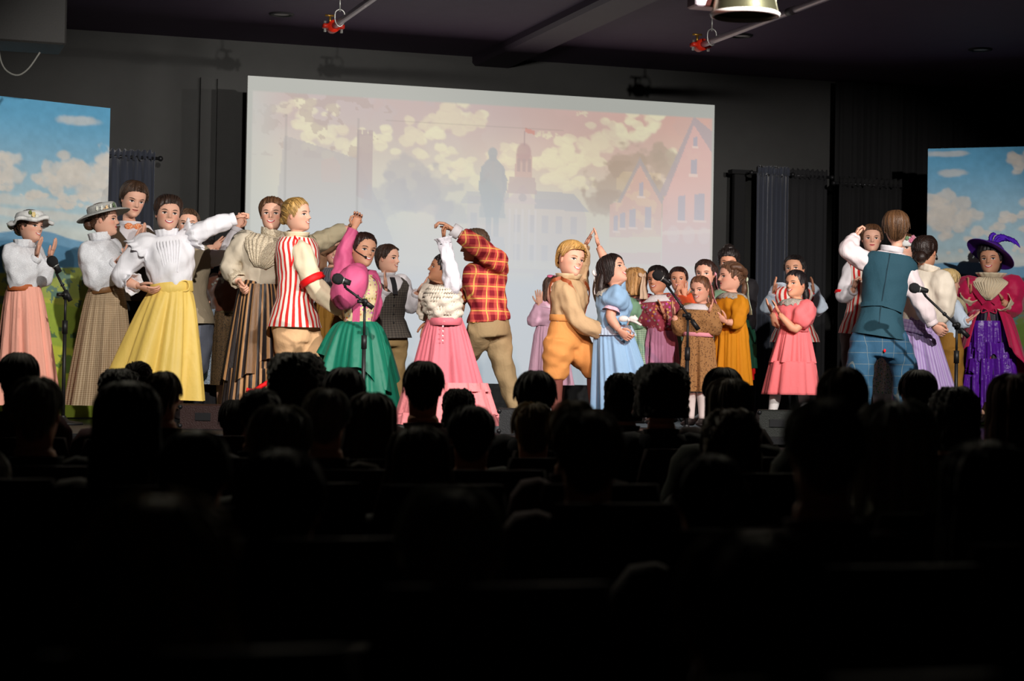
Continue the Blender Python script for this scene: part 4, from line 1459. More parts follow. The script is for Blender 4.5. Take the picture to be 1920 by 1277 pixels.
C('peach_trousers', (222, 178, 134), bump=.1)
C('beige_sleeve', (176, 164, 136), bump=.06, bscale=80)
C('brown_sleeve', (140, 104, 78), bump=.06, bscale=80)
C('blue_pinstripe', (206, 210, 220), pattern=('stripes', (120, 132, 160), .014, .3))
C('mustard_cloth', (150, 106, 40), bump=.1)
C('rose_cloth', (198, 84, 126), rough=.6, bump=.06, bscale=40)
C('bodice_floral', (212, 194, 150), pattern=('floral', (190, 70, 70), 45, .38))
C('green_taffeta', (20, 112, 88), rough=.5, bump=.05, bscale=30)
C('tweed_check', (84, 76, 68), pattern=('gingham', (54, 48, 44), .018), bump=.3, bscale=240)
C('brown_trousers', (128, 104, 66), bump=.12)
C('white_shirt', (216, 210, 214), bump=.06, bscale=60)
C('dark_tie', (40, 38, 42))
C('ivory_ruffle', (214, 200, 184), bump=.2, bscale=60)
C('white_ruffle', (220, 214, 222), bump=.2, bscale=60)
C('rose_skirt', (206, 106, 118), rough=.65, bump=.06)
C('rose_ruffle', (218, 128, 132), rough=.7, bump=.2)
C('plaid_wool', (202, 84, 72), pattern=('plaid', (122, 16, 32), .085, (226, 178, 90)), bump=.1)
C('khaki_trousers', (150, 126, 92), bump=.12)
C('pale_pink', (222, 174, 196), bump=.08)
C('pink_bow', (200, 96, 130))
C('boy_check_shirt', (206, 184, 148), pattern=('gingham', (188, 160, 122), .05), bump=.1)
C('orange_linen', (206, 142, 78), bump=.07, bscale=160)
C('leather_brown', (150, 78, 42), rough=.5)
C('brown_stocking', (108, 58, 50))
C('sky_blue', (146, 186, 222), bump=.06)
C('sky_frill', (186, 208, 230), bump=.2)
C('pink_frill', (226, 190, 206), bump=.1)
C('green_gingham', (176, 204, 180), pattern=('gingham', (116, 160, 132), .016))
C('beige_ribbon', (206, 184, 158))
C('mauve_cloth', (184, 128, 160), bump=.08)
C('dusky_rose', (150, 62, 78), pattern=('floral', (190, 60, 60), 40, .4))
C('calico', (158, 118, 74), pattern=('dots', (84, 54, 34), 75, .30))
C('pink_ribbon', (232, 158, 172))
C('ochre_cloth', (200, 132, 16), bump=.08)
C('mint_ribbon', (196, 214, 186))
C('lace_grey', (178, 176, 166), pattern=('lace', (130, 126, 116), 70, .1), bump=.3)
C('sage_cloth', (106, 132, 108))
C('dark_green', (14, 70, 50))
C('coral_cotton', (226, 112, 116), bump=.08)
C('brown_suit', (92, 74, 70))
C('teal_wool', (38, 74, 88), bump=.25, bscale=220)
C('teal_check', (44, 84, 112), pattern=('windowpane', (150, 150, 130), .085), bump=.2, bscale=220)
C('lavender', (158, 132, 184), pattern=('stripes', (178, 160, 200), .02, .5))
C('cream_satin', (226, 214, 196), rough=.55, bump=.06, bscale=30)
C('pink_shirt', (228, 212, 214), bump=.12, bscale=40)
C('green_white_floral', (200, 212, 200), pattern=('floral', (60, 120, 80), 70, .4))
C('pale_blue_shirt', (200, 214, 230), bump=.12, bscale=40)
C('beige_suspender', (170, 156, 124))
C('magenta_wool', (190, 16, 76), rough=.6, sheen=.2, bump=.1)
C('purple_satin', (92, 30, 156), rough=.3, bump=.3, bscale=40)
C('black_purple', (26, 12, 40), rough=.5)
C('purple_straw', (84, 34, 150), rough=.5, bump=.6, bscale=150)
C('purple_feather', (82, 26, 190), rough=.6)
C('jabot_lace', (216, 200, 172), bump=.06, bscale=90)
PUFF = [(-.1, .04), (0, .052), (.15, .056), (.35, .046), (.6, .042), (.85, .036), (.96, .024), (1, .024)]
SOFT = [(-.1, .036), (0, .046), (.3, .044), (.6, .042), (.85, .038), (.95, .025), (1, .024)]
PLAIN = [(-.1, .036), (0, .043), (.4, .038), (.6, .036), (1, .027)]
def shirt(p, m_, prof=PLAIN, v0=-.1, off=.006, puff=.008, name='shirt', t1=.97, cuff=None):
    p.top(name, m_, prof, v0, .98, off, puff, t1)
    p.cuffs('cuff', cuff or m_, .97, .0265, .035)
def vest(p, m_, v0=-.5, off=.030, flare=.055, name='vest', btn=None, shirt_m=None, vtop=.95):
    p.torso(name, m_, v0, vtop, off, flare=flare, wr=.003)
    if shirt_m:
        p.panel('shirt_front', shirt_m, [(.99, -.9, .9), (.85, -.5, .5), (.7, -.28, .28), (.56, -.04, .04)], off + .006)
    if btn:
        p.buttons(btn, -.3, .5, 5, 0, off + .004)
dkbtn = mat('dark_button', (30, 28, 28), .4)
def hat(p, prof, m_, z=.22, tilt=0, wave=None, sx=1.0, sy=1.1, name='hat', yo=-.05, rl=0):
    a = math.radians(tilt); r_ = math.radians(rl)
    f = p.hf * math.cos(a) + p.hu * math.sin(a); u = p.hu * math.cos(a) - p.hf * math.sin(a)
    s_ = p.hs * math.cos(r_) - u * math.sin(r_); u = u * math.cos(r_) + p.hs * math.sin(r_)
    b = MB()
    lathe(b, [(q * p.hh, zz * p.hh) for q, zz in prof], p.hp(0, yo, z), s_, f, u, 48, wave, (1, 1, 1), (False, True), sx, sy)
    return b.build(name, m_, p.root, solid=.006)

# 1 bonnet woman, salmon skirt
p = Person('person in white bonnet, lace blouse and long salmon pink skirt, clapping', 13.75, (58, 425, 56, 58, 0, 4), (46, 462), (45, 538), 52, lips=(190, 80, 84), sk=.62)
p.arm('A', (22, 474), (33, 534), (68, 484), (76, 449), .3, -.4, 0, 'open', 'right')
p.arm('B', (62, 470), (80, 532), (93, 486), (106, 452), -.3, -.3, 0, 'open', 'left')
shirt(p, M['white_lace'], PUFF, v0=-.06, puff=.02, name='blouse')
p.collar('collar', M['white_lace'], .045, .055, 1.12, .05)
p.band('belt', M['rust_belt'], -.02, .045)
p.skirt('skirt', M['salmon_cotton'], (50, 760), 58, nf=11, amp=0.114, p=.8)
p.hair((74, 50, 36), 'up', .06)
p.bun(0, -.5, -.1, .2)
p.hair_done()
o = hat(p, [(.66, -.10), (.70, -.02), (.60, .05), (.46, .06), (.46, .20), (.42, .30), (.25, .35), (.02, .36)], M['white_satin'], .14, 10, lambda an, r_, z_: (.012 * np.sin(an * 9) * (r_ > .1), .012 * np.sin(an * 5) * (r_ > .12)), name='bonnet')
p.flowers('flower', [(-.30, .40, .36, .09, (228, 206, 150)), (-.22, .48, .30, .08, (226, 226, 214)), (-.36, .3, .42, .07, (120, 130, 80))], o)
p.shoes(); p.finish()

# 2 grey hat woman
p = Person('person in grey flowered hat, white lace blouse and checked beige skirt, in profile', 13.85, (196, 412, 58, 84, 2, 0), (188, 450), (199, 541), 72, smile=0, sk=.62)
p.arm('A', (166, 472), (176, 533), (216, 494), (238, 470), .2, -.2, 0, 'open', 'right')
p.arm('B', None, (214, 535), (226, 492), (240, 462), .2, .2, 0, 'open', 'left')
shirt(p, M['white_lace'], PUFF, v0=-.06, puff=.03, name='blouse')
p.collar('collar', M['white_lace'], .044, .06, 1.15, .06)
p.band('belt', M['tan_belt'], -.03, .05)
p.skirt('skirt', M['houndstooth'], (188, 760), 64, nf=9, amp=0.095, p=.8)
p.hair((86, 56, 40), 'up', .05)
p.bun(0, -.50, -.14, .19)
p.hair_done()
o = hat(p, [(.80, -.08), (.78, -.06), (.60, .02), (.44, .05), (.43, .22), (.39, .28), (.2, .30), (.02, .30)], M['grey_straw'], .20, 14, lambda an, r_, z_: (0 * an, .03 * np.sin(an * 2 + 1) * (r_ > .5)), name='hat')
p.flowers('flower', [(-.44, .22, .34, .09, (238, 206, 160)), (-.46, .06, .34, .09, (226, 228, 220)), (-.44, -.1, .33, .08, (226, 226, 214)), (-.40, .34, .40, .08, (222, 226, 216)), (-.34, .42, .46, .07, (110, 128, 96)), (-.45, .14, .27, .06, (236, 190, 140)), (-.36, .46, .38, .06, (96, 118, 84))], o)
p.shoes(); p.finish()

# 3 bow tie man
p = Person('tall person in brown waistcoat and orange bow tie, looking down between hat and yellow skirt', 15.0, (250, 374, 62, 28, -16, 6), (243, 421), (240, 520), 25, smile=0, lips=(170, 90, 80), S=1.72)
p.arm('A', (219, 442), (214, 500), (247, 466), (262, 430), 0, -.8, 0, 'open', 'right')
p.arm('B', (270, 438), (286, 495), (262, 462), (272, 428), 0, -.8, 0, 'open', 'left')
shirt(p, M['white_shirt'], PLAIN)
vest(p, M['brown_wool'], -.45, .032, btn=dkbtn, shirt_m=M['white_shirt'])
p.collar('collar', M['white_shirt'], .043, .035, 1.1)
b = MB()
c_ = p.tsurf(.95, np.array([0.0]), .045)[0]
for sg in (-1, 1):
    b.ball(c_ + p.side * sg * .035, (p.side * .035, p.up * .026, p.fwd * .014), 10, 6)
b.ball(c_, (p.side * .012, p.up * .014, p.fwd * .016), 8, 6)
b.build('bow_tie', M['orange_floral'], p.root)
b = MB(); a_, w_ = p.arms['A'][-2], p.arms['A'][-1]
b.tube([w_ - unit(w_ - a_) * .012, w_ + unit(w_ - a_) * .012], .034, 14, (False, False)); b.build('wristwatch', zinc_m, p.root)
p.trousers('trousers', M['black_cloth'])
p.hair((66, 46, 32), 'short', .04, vol=.05)
p.hair_done(); p.shoes(); p.finish()

# 4 yellow skirt lady
p = Person('smiling person in white ruffled blouse and golden yellow skirt, hand on hip', 13.7, (315, 402, 64, 18, 2, 4), (313, 441), (322, 537), 12, S=1.55, lips=(170, 30, 70), fat=1.04, sk=.62)
p.arm('A', (273, 458), (221, 520), (258, 536), (302, 551), .1, -.6, -.3, 'relax', 'body')
p.arm('B', (352, 446), (398, 424), (438, 411), (458, 400), 0, .2, 0, 'fist', 'down', .95)
p.top('blouse', M['white_blouse'], {'A': PUFF, 'B': SOFT}, -.06, .98, .010, .026, {'A': .80, 'B': .97}, tw=.006)
for w_ in 'AB':
    p.frill('shoulder_ruffle', M['white_blouse'], w_, .05, .088, .07, .014)
p.cuffs('cuff', M['white_blouse'], .70, .034, .07, 'A', 1.5, .006)
p.cuffs('cuff', M['white_blouse'], .97, .028, .04, 'B')
p.collar('collar', M['white_blouse'], .043, .05, 1.12, .06)
for i in range(8):
    p.strip('pintuck', M['white_blouse'], [(.25, -.28 + i * .08), (.88, -.42 + i * .12)], .006, .032, .003)
p.band('waistband', M['yellow_taffeta'], -.03, .075, .026)
p.skirt('skirt', M['yellow_taffeta'], (288, 742), 88, nf=8, amp=0.142, p=.75, seed=4, tilt=-.1)
b = MB()
c_ = p.tsurf(-.02, np.array([.55]), .03)[0]
b.tube(smoothpath([c_ + p.side * -.03 + p.up * .03, c_ + p.side * .03 + p.up * .03, c_ + p.side * .03 - p.up * .03, c_ - p.side * .03 - p.up * .03, c_ + p.side * -.03 + p.up * .03], 3), .006, 6)
b.build('buckle', M['yellow_taffeta'], p.root)
p.hair((52, 36, 28), 'up', .06, vol=.04, sweep=.10, strands=300)
p.bun(0, -.5, .12, .17)
p.hair_done(); p.shoes(); p.finish()

# 5 tan vest partner behind
p = Person('person in tan waistcoat and grey knickerbockers half hidden behind the yellow skirt', 14.5, (352, 421, 56, 10, 0, 0), (352, 455), (352, 556), 15, S=1.5, smile=0)
p.arm('A', (330, 470), (318, 520), (330, 560), (338, 580), .2, 0, 0, 'relax', 'body')
p.arm('B', (372, 484), (422, 484), (445, 428), (456, 402), 0, .1, 0, 'grip', 'cam', .95)
shirt(p, M['white_shirt'], SOFT)
vest(p, M['tan_vest'], -.5, .032, btn=dkbtn)
p.trousers('knickerbockers', M['grey_wool'], .62, puff=.02)
p.stockings(M['black_cloth'], .55)
p.hair((84, 62, 46), 'short', .03)
p.hair_done(); p.shoes(); p.finish()

# 6a child in black, clapping hand above
p = Person('small person in black with one open hand raised below the joined white sleeves', 14.9, (394, 474, 44, 20, 0, 0), (392, 502), (394, 580), 15, S=1.3, smile=0, sk=.62)
p.arm('A', None, (372, 560), (380, 577), (398, 566), 0, -.5, -.2, 'relax', 'up')
p.arm('B', (408, 515), (420, 495), (398, 466), (424, 448), -.2, -.2, 0, 'open', 'cam')
p.top('jacket', M['navy_cloth'], PLAIN, -.08, .97, .015, .008, .95)
p.skirt('skirt', M['black_cloth'], (396, 768), 34, nf=8, amp=0.095)
p.strip('pocket_piping', M['white_cotton' if 'white_cotton' in M else 'white_shirt'], [(.45, -.6), (.45, -.2)], .008, .02)
p.hair((40, 30, 28), 'short', .05)
p.hair_done(); p.shoes(); p.finish()

# 6b brown velvet child
p = Person('small person in brown velvet jacket and dark floral skirt with pale blue panel', 14.7, (432, 497, 44, 150, -10, 0), (428, 522), (427, 580), 150, S=1.25, fat=1.15, sk=.62)
p.arm('A', None, (452, 560), (448, 590), (446, 600), 0, 0, 0, 'relax', 'body')
p.arm('B', (402, 530), (400, 562), (420, 580), (430, 584), 0, .3, 0, 'relax', 'body')
p.top('jacket', M['brown_velvet'], PUFF, -.1, .97, .02, .02, .95)
p.collar('lace_shawl', M['lace_grey'], h=.2, lay=True, wave=.01)
p.band('belt', M['olive_band'], -.02, .045, .018)
p.skirt('skirt', M['brown_floral'], (428, 722), 40, nf=7, amp=0.114)
p.skirt('skirt_panel', M['blue_floral'], (428, 721), 41.5, nf=7, amp=.06, opening=(-1.9, -.75), off=.006)
p.hair((96, 50, 30), 'long', .06, L=.5)
p.bow('hair_bow', M['lace_grey'], -.2, -.5, .1, .22)
p.hair_done(); p.shoes(); p.finish()

# 7 striped skirt lady
p = Person('smiling person in cream lace blouse and long brown striped skirt, fist on hip', 14.1, (510, 403, 60, 2, 4, 0), (508, 441), (486, 533), 0, S=1.6, lips=(186, 40, 60), sk=.62)
p.arm('A', (460, 452), (426, 503), (448, 528), (452, 540), .1, -.5, -.3, 'fist', 'body')
p.arm('B', (550, 452), (562, 500), (545, 540), (540, 552), .2, 0, 0, 'fist', 'body')
p.top('blouse', M['cream_blouse'], PUFF, -.06, .98, .010, .02, .97)
p.cuffs('cuff', M['cream_lace'], .80, .034, .09, 'AB', 1.15, .003)
p.collar('collar', M['cream_lace'], .043, .055, 1.12, .05)
p.panel('lace_bib', M['cream_lace'], [(.96, -1.3, 1.3), (.84, -1.05, 1.05), (.65, -.8, .8), (.45, -.55, .55), (.32, -.25, .25)], .042, .007, 22)
p.band('waistband', M['striped_taffeta'], -.03, .05, .014)
p.skirt('skirt', M['striped_taffeta'], (476, 752), 56, nf=9, amp=0.114, p=.8)
p.skirt('overskirt', M['striped_taffeta'], (478, 700), 56, nf=7, amp=.11, p=.8, off=.012, droop=lambda ph: .07 * np.sin(ph * 1.0 + .4) + .05 * np.sin(ph * 3), ruf=.01)
p.skirt('flounce', M['striped_taffeta'], (478, 752), 57, nf=16, amp=.06, p=.8, t0=.72, t1=1.0, off=.014, ruf=.02, droop=lambda ph: .04 * np.sin(ph * 2))
p.skirt('front_frill', M['striped_taffeta'], (478, 700), 58, nf=7, amp=.11, p=.8, off=.02, opening=(-.12, .12), ruf=.02)
b = MB()
pts = [P(x, y, 13.84) for x, y in ((508, 683), (512, 700), (503, 716), (490, 724), (476, 733), (462, 731))]
b.tube(smoothpath(pts, 5), .016, 8, jitter=.15); b.build('red_garland', M['red_ribbon'], p.root)
p.hair((92, 62, 40), 'up', .05, vol=.03)
p.bun(.1, -.5, -.05, .2)
p.hair_done(); p.shoes(); p.finish()

# 8 red striped vest
p = Person('blond person in red and white striped waistcoat with red armband, dancing in profile', 13.9, (557, 403, 60, 66, 2, -4), (556, 440), (553, 562), 62, S=1.58, lips=(190, 100, 90), feet=((545, 0, (545, 680)), (590, .1, (590, 676))), fat=1.05, legcol=(210, 190, 160))
p.arm('A', (565, 472), (588, 536), (648, 589), (676, 600), -.2, -.1, 0, 'grip', 'body')
p.arm('B', (585, 460), (615, 446), (652, 428), (670, 408), .2, 0, 0, 'fist', 'down', .95)
p.top('shirt', M['cream_shirt'], [(-.1, .04), (0, .050), (.25, .052), (.5, .042), (.7, .046), (.9, .038), (.96, .027)], -.3, .98, .006, .008, .97, which='A')
p.sleeves('sleeve', M['beige_sleeve'], SOFT, .97, 'B')
p.cuffs('cuff', M['cream_shirt'], .97, .0265, .04, 'A')
vest(p, M['red_stripe'], -.42, .032, flare=.06)
p.strip('armhole_piping', M['red_ribbon'], [(.5, -1.15), (.7, -.95), (.9, -.75), (.97, -1.0)], .010, .040)
p.armband('armband', M['red_ribbon'], 'A', .42, .094, .05)
p.collar('collar', M['cream_shirt'], .046, .03, 1.2)
p.trousers('trousers', M['peach_trousers'], .95, (.072, .070, .056, .05))
p.hair((176, 138, 78), 'up', .035)
p.bun(0, -.5, -.15, .13)
p.hair_done(); p.shoes(); p.finish()

# 9 child behind with brown sleeve
p = Person('smiling small person in pinstriped shirt behind the red striped waistcoat, face half covered', 15.1, (626, 473, 46, 10, 0, 4), (624, 502), (616, 562), 5, S=1.3, legcol=(40, 36, 36), sk=.62)
p.arm('A', (600, 510), (598, 470), (632, 455), (650, 444), -.2, -.6, 0, 'open', 'cam')
p.arm('B', (646, 512), (652, 550), (640, 575), (636, 588), 0, -.2, 0, 'relax', 'body')
p.torso('shirt', M['blue_pinstripe'], -.06, .98, .01)
p.sleeves('sleeve', M['brown_sleeve'], SOFT, .97)
p.skirt('skirt', M['mustard_cloth'], (614, 640), 26, nf=9, amp=0.152)
p.skirt('flounce', M['mustard_cloth'], (614, 640), 28, nf=12, amp=.08, t0=.45, off=.01)
p.hair((120, 84, 54), 'short', .04)
p.hair_done(); p.shoes(); p.finish()

# 10 rose sleeve, green skirt
p = Person('smiling person in rose pink puffed sleeves and emerald green skirt, arm raised', 13.7, (681, 470, 62, 34, 0, 8), (674, 512), (672, 603), 38, S=1.45, skin='warm', lips=(190, 70, 80), sk=.62)
p.arm('A', (646, 522), (644, 470), (664, 428), (671, 406), .1, .2, 0, 'grip', 'cam', .95)
p.arm('B', (694, 525), (700, 575), (692, 605), (690, 620), .2, 0, 0, 'relax', 'body')
p.torso('bodice', M['bodice_floral'], -.08, .97, .010)
p.sleeves('raised_sleeve', M['rose_cloth'], [(-.1, .07), (0, .075), (.2, .055), (.5, .038), (.96, .028)], .97, 'A')
p.sleeves('sleeve', M['rose_cloth'], PUFF, .97, 'B')
# the large leg-of-mutton drape of the near sleeve
b = MB()
c_ = P(656, 538, 13.52)
q = MB(); q.ball(c_, (R0 * .125 + ZU * .02, -F0 * .115, ZU * .155 + R0 * .03), 28, 16)
V = q.v[0]; dv = V - c_
an = np.arctan2(dv @ R0, -(dv @ F0)); V = c_ + dv * (1 + .035 * np.sin(an * 7 + dv[:, 2] * 20) + .03 * np.sin(an * 4 - dv[:, 2] * 34))[:, None]
b.add(V, q.f, q.uv[0]); b.build('puffed_sleeve', M['rose_cloth'], p.root)
for sg in (-1, 1):
    p.strip('jacket_edge', M['rose_cloth'], [(-.2, sg * .6), (.5, sg * .7), (.95, sg * .6)], .05, .016)
p.skirt('skirt', M['green_taffeta'], (670, 768), 76, nf=10, amp=0.114, p=.62)
p.skirt('overskirt', M['green_taffeta'], (670, 700), 70, nf=8, amp=.10, p=.62, off=.012, droop=lambda ph: -.09 * np.sin(ph * 1.0) + .05 * np.sin(ph * 4 + 1))
p.hair((48, 28, 22), 'up', .05)
p.bun(0, -.5, -.02, .2)
p.hair_done()
b = MB(); b.tube(smoothpath([p.hp(-.34, .02, -.02), p.hp(-.30, .22, -.12), p.hp(-.20, .38, -.2), p.hp(-.12, .43, -.24)], 5), .0035, 6)
b.ball(p.hp(-.12, .43, -.24), (p.hs * .009, p.hf * .009, p.hu * .009), 8, 6)
b.build('headset_microphone', rod_m, p.root)
p.shoes(); p.finish()

# 11 tweed vest boy
p = Person('person in tweed waistcoat and brown trousers clapping beside the green skirt', 14.8, (727, 485, 52, 62, 0, 0), (722, 517), (724, 598), 30, S=1.4, lips=(186, 100, 90), feet=((703, 0, (706, 690)), (742, .1, (742, 690))), fat=1.08)
p.arm('A', (700, 530), (706, 578), (724, 544), (720, 508), .1, -.5, 0, 'open', 'right')
p.arm('B', (752, 530), (772, 578), (782, 550), (800, 526), .1, -.5, -.2, 'open', 'left')
shirt(p, M['white_shirt'], SOFT)
vest(p, M['tweed_check'], -.45, .032, btn=dkbtn, shirt_m=M['white_shirt'])
p.collar('collar', M['white_shirt'], .043, .03, 1.2)
p.strip('tie', M['dark_tie'], [(.95, 0), (.55, 0)], .04, .046)
p.trousers('trousers', M['brown_trousers'], .95, (.068, .062, .05, .044))
p.hair((58, 38, 28), 'short', .025, fringe=-.03)
p.hair_done(); p.shoes(); p.finish()

# 12 ruffle blouse, rose skirt
p = Person('person in ivory ruffled blouse and rose pink skirt, laughing in profile, arm stretched up', 13.3, (827, 505, 50, -78, 14, 0), (834, 533), (834, 599), -75, S=1.42, skin='tan', lips=(150, 60, 60), smile=2, brow=(40, 26, 22), fat=1.05, sk=.62)
p.arm('A', (808, 545), (800, 585), (803, 602), (800, 614), .2, 0, 0, 'relax', 'body')
p.arm('B', (849, 536), (841, 490), (833, 450), (828, 418), -.2, 0, 0, 'fist', 'right', .9)
p.torso('blouse', M['ivory_ruffle'], -.06, .98, .014, puff=.03, wr=.009)
p.sleeves('lace_sleeve', M['white_ruffle'], [(-.1, .03), (0, .042), (.4, .034), (.8, .031), (.97, .03)], .97, 'B', wr=.005)
p.sleeves('sleeve', M['ivory_ruffle'], PUFF, .97, 'A', wr=.006)
p.cuffs('cuff', M['white_ruffle'], .98, .03, .04, 'B', 1.4, .006)
for v in (.92, .80, .68, .56, .44, .32, .20):
    p.panel('ruffle', M['ivory_ruffle'], [(v + .04, -2.4, 2.4), (v - .03, -2.4, 2.4), (v - .08, -2.4, 2.4)], .028, .011, 44 + 22 * v)
p.band('waistband', M['rose_skirt'], -.06, .05, .028)
p.skirt('skirt', M['rose_skirt'], (835, 768), 78, nf=10, amp=0.104, p=.9)
p.skirt('ruffle_trim', M['rose_ruffle'], (838, 796), 92, nf=16, amp=.05, p=.9, t0=.60, t1=.68, off=.02, ruf=.022)
p.skirt('flounce', M['rose_ruffle'], (838, 796), 94, nf=14, amp=.06, p=.9, t0=.66, t1=.90, off=.012, ruf=.012)
p.skirt('hem_ruffle', M['rose_ruffle'], (838, 796), 94, nf=18, amp=.06, p=.9, t0=.89, t1=1.0, off=.024, ruf=.03)
p.buttons(mat('pearl_button', (222, 200, 200), .3), -.2, -.6, 4, 1.2, .03, .007)
p.hair((30, 20, 18), 'up', .05)
p.bun(0, -.48, -.05, .18)
p.hair_done(); p.shoes(); p.finish()

# 13 plaid jacket
p = Person('person in red plaid jacket and khaki trousers, seen from behind, arm raised', 14.0, (889, 461, 54, -90, -8, -6), (909, 488), (916, 575), -128, S=1.62, skin='warm', smile=0, feet=((975, .1, (943, 684)), (846, .3, (872, 672))), fat=1.02, hd=-.02)
p.arm('A', None, (880, 540), (868, 566), (862, 580), .3, .3, 0, 'relax', 'body')
p.arm('B', (930, 490), (900, 464), (852, 432), (830, 418), -.7, -.2, 0, 'grip', 'down')
p.top('jacket', M['plaid_wool'], [(-.1, .042), (0, .056), (.4, .046), (.6, .044), (.9, .036), (1, .036)], -.32, .97, .028, .008, .88)
p.cuffs('shirt_cuff', M['white_shirt'], .95, .029, .06, 'B')
p.collar('collar', M['plaid_wool'], .048, .035, 1.15)
p.trousers('trousers', M['khaki_trousers'], .97, (.064, .060, .050, .038))
p.hair((66, 50, 38), 'short', .045, vol=.06, curl=.02)
p.hair_done(); p.shoes(mat('brown_leather', (90, 56, 36), .45)); p.finish()

# 14 pale pink girl
p = Person('small person in pale pink dress with pink hair bow, hand raised behind the orange breeches', 15.2, (1038, 544, 50, 14, 0, 0), (1037, 572), (1030, 612), 10, S=1.12, smile=0, legcol=(220, 214, 214), fat=1.12, sk=.62)
p.arm('A', (1018, 578), (998, 606), (1012, 572), (1010, 542), 0, -.4, 0, 'open', 'cam')
p.arm('B', (1052, 580), (1060, 605), (1056, 620), (1054, 628), 0, -.4, 0, 'relax', 'body')
p.top('bodice', M['pale_pink'], PUFF, -.05, .97, .012, .01, .96)
p.collar('collar', M['pink_frill'], h=.12, lay=True)
p.skirt('skirt', M['pale_pink'], (1032, 722), 40, nf=9, amp=0.114)
p.stockings(stock_m, .5)
p.hair((70, 48, 38), 'long', .05, L=.75)
p.hair_done()
p.bow('hair_bow', M['pink_bow'], 0, .12, .50, .28)
p.shoes(); p.finish()

# 15 blond boy with knickerbockers
p = Person('blond person in checked shirt, suspenders and orange knickerbockers holding the blue dress', 13.9, (1071, 488, 62, 34, 0, 10), (1066, 522), (1062, 600), 58, S=1.42, lips=(200, 96, 96), brow=(150, 110, 70), feet=((1046, -.1, (1043, 690)), (1120, 0, (1112, 684))), fat=1.1, legcol=(108, 58, 50))
p.arm('A', (1062, 548), (1086, 608), (1143, 626), (1170, 634), -.3, 0, 0, 'grip', 'body')
p.arm('B', (1086, 540), (1088, 496), (1095, 464), (1109, 436), .3, .2, 0, 'open', 'right')
shirt(p, M['boy_check_shirt'], SOFT, puff=.02)
p.collar('collar', M['boy_check_shirt'], .047, .04, 1.25)
for sg in (-1, 1):
    p.strip('suspender', M['leather_brown'], [(-.05, sg * .5), (.5, sg * .55), (.9, sg * .8), (.99, sg * 1.6), (.9, sg * 2.4), (.0, sg * 2.6)], .026, .024)
p.trousers('knickerbockers', M['orange_linen'], .64, (.070, .066, .056, .046), puff=.010, cuffr=.040)
p.band('waistband', M['orange_linen'], .04, .045, .026)
p.stockings(M['brown_stocking'], .55)
p.hair((186, 146, 84), 'short', .03, vol=.10, sweep=.07, part=.8, strands=480, line=.09)
p.hair_done(); p.shoes(); p.finish()

# 16 blue dress girl
p = Person('laughing person in sky blue dress with long dark hair, face lifted to the right', 13.8, (1149, 507, 58, 62, 20, 8), (1147, 542), (1148, 610), 55, S=1.35, lips=(206, 80, 96), smile=1, brow=(36, 26, 24), fat=1.06, sk=.62)
p.arm('A', (1156, 556), (1143, 594), (1160, 618), (1176, 632), -.2, -.2, 0, 'grip', 'body')
p.arm('B', (1150, 548), (1140, 498), (1123, 464), (1118, 440), .2, .3, 0, 'open', 'left')
p.top('bodice', M['sky_blue'], [(-.1, .045), (0, .062), (.12, .07), (.25, .062), (.34, .034)], -.1, .97, .012, .012, .34)
p.sleeves('sleeve_frill', M['pink_frill'], [(.28, .036), (.34, .04), (.42, .05)], .42)
p.collar('collar', M['lace_grey'], h=.14, lay=True, wave=.008)
p.skirt('skirt', M['sky_blue'], (1170, 768), 58, nf=9, amp=0.114, p=.8)
p.skirt('waist_frill', M['sky_frill'], (1170, 768), 58, nf=12, amp=.10, p=.8, t0=.0, t1=.12, off=.02, ruf=.02)
c_ = P(1178, 600, 13.62)
b = MB()
for sg in (-1, 1):
    b.ball(c_ + R0 * sg * .032 + ZU * .008, (R0 * .036, ZU * .022, F0 * .012), 10, 6)
b.ball(c_, (R0 * .012, ZU * .014, F0 * .014), 8, 6)
for dx, dz in ((.09, -.035), (.05, .03)):
    b.tube([c_, c_ + R0 * dx * .5 + ZU * dz * .3, c_ + R0 * dx + ZU * dz], .009, 5)
b.build('waist_bow', M['white_satin'], p.root)
p.hair((34, 24, 22), 'long', .05, L=.45, flare=.0)
p.lock([(0, -.42, -.1), (0, -.62, -.5), (.05, -.66, -.9), (.05, -.58, -1.15)], [.26, .25, .2, .07])
p.lock([(-.25, -.25, -.1), (-.28, -.45, -.5), (-.24, -.55, -.95)], [.14, .14, .05])
p.hair_done()
p.bow('hair_bow', M['white_satin'], -.1, -.58, .05, .26, .7, (0, -.2, -1))
p.shoes(); p.finish()

# 17 green gingham child
p = Person('small blond person in green gingham dress with beige hair ribbon beside the blue dress', 15.3, (1189, 530, 50, -125, -4, 0), (1196, 560), (1204, 614), -120, S=1.2, fat=1.1, sk=.62)
p.arm('A', (1212, 578), (1206, 610), (1188, 620), (1178, 622), -.2, .2, 0, 'relax', 'body')
p.arm('B', (1182, 575), (1172, 602), (1168, 618), (1164, 626), 0, 0, 0, 'relax', 'body')
p.top('bodice', M['green_gingham'], [(-.1, .045), (0, .056), (.2, .058), (.45, .048)], -.05, .97, .012, .012, .45)
p.collar('collar', M['pink_frill'], h=.16, lay=True)
p.skirt('skirt', M['green_gingham'], (1210, 716), 42, nf=8, amp=0.114)
p.hair((176, 136, 84), 'long', .07, L=.5, curl=.02)
p.hair_done()
p.bow('hair_ribbon', M['beige_ribbon'], .15, -.5, .22, .22, 1.0, (.4, -.2, -1))
p.shoes(); p.finish()

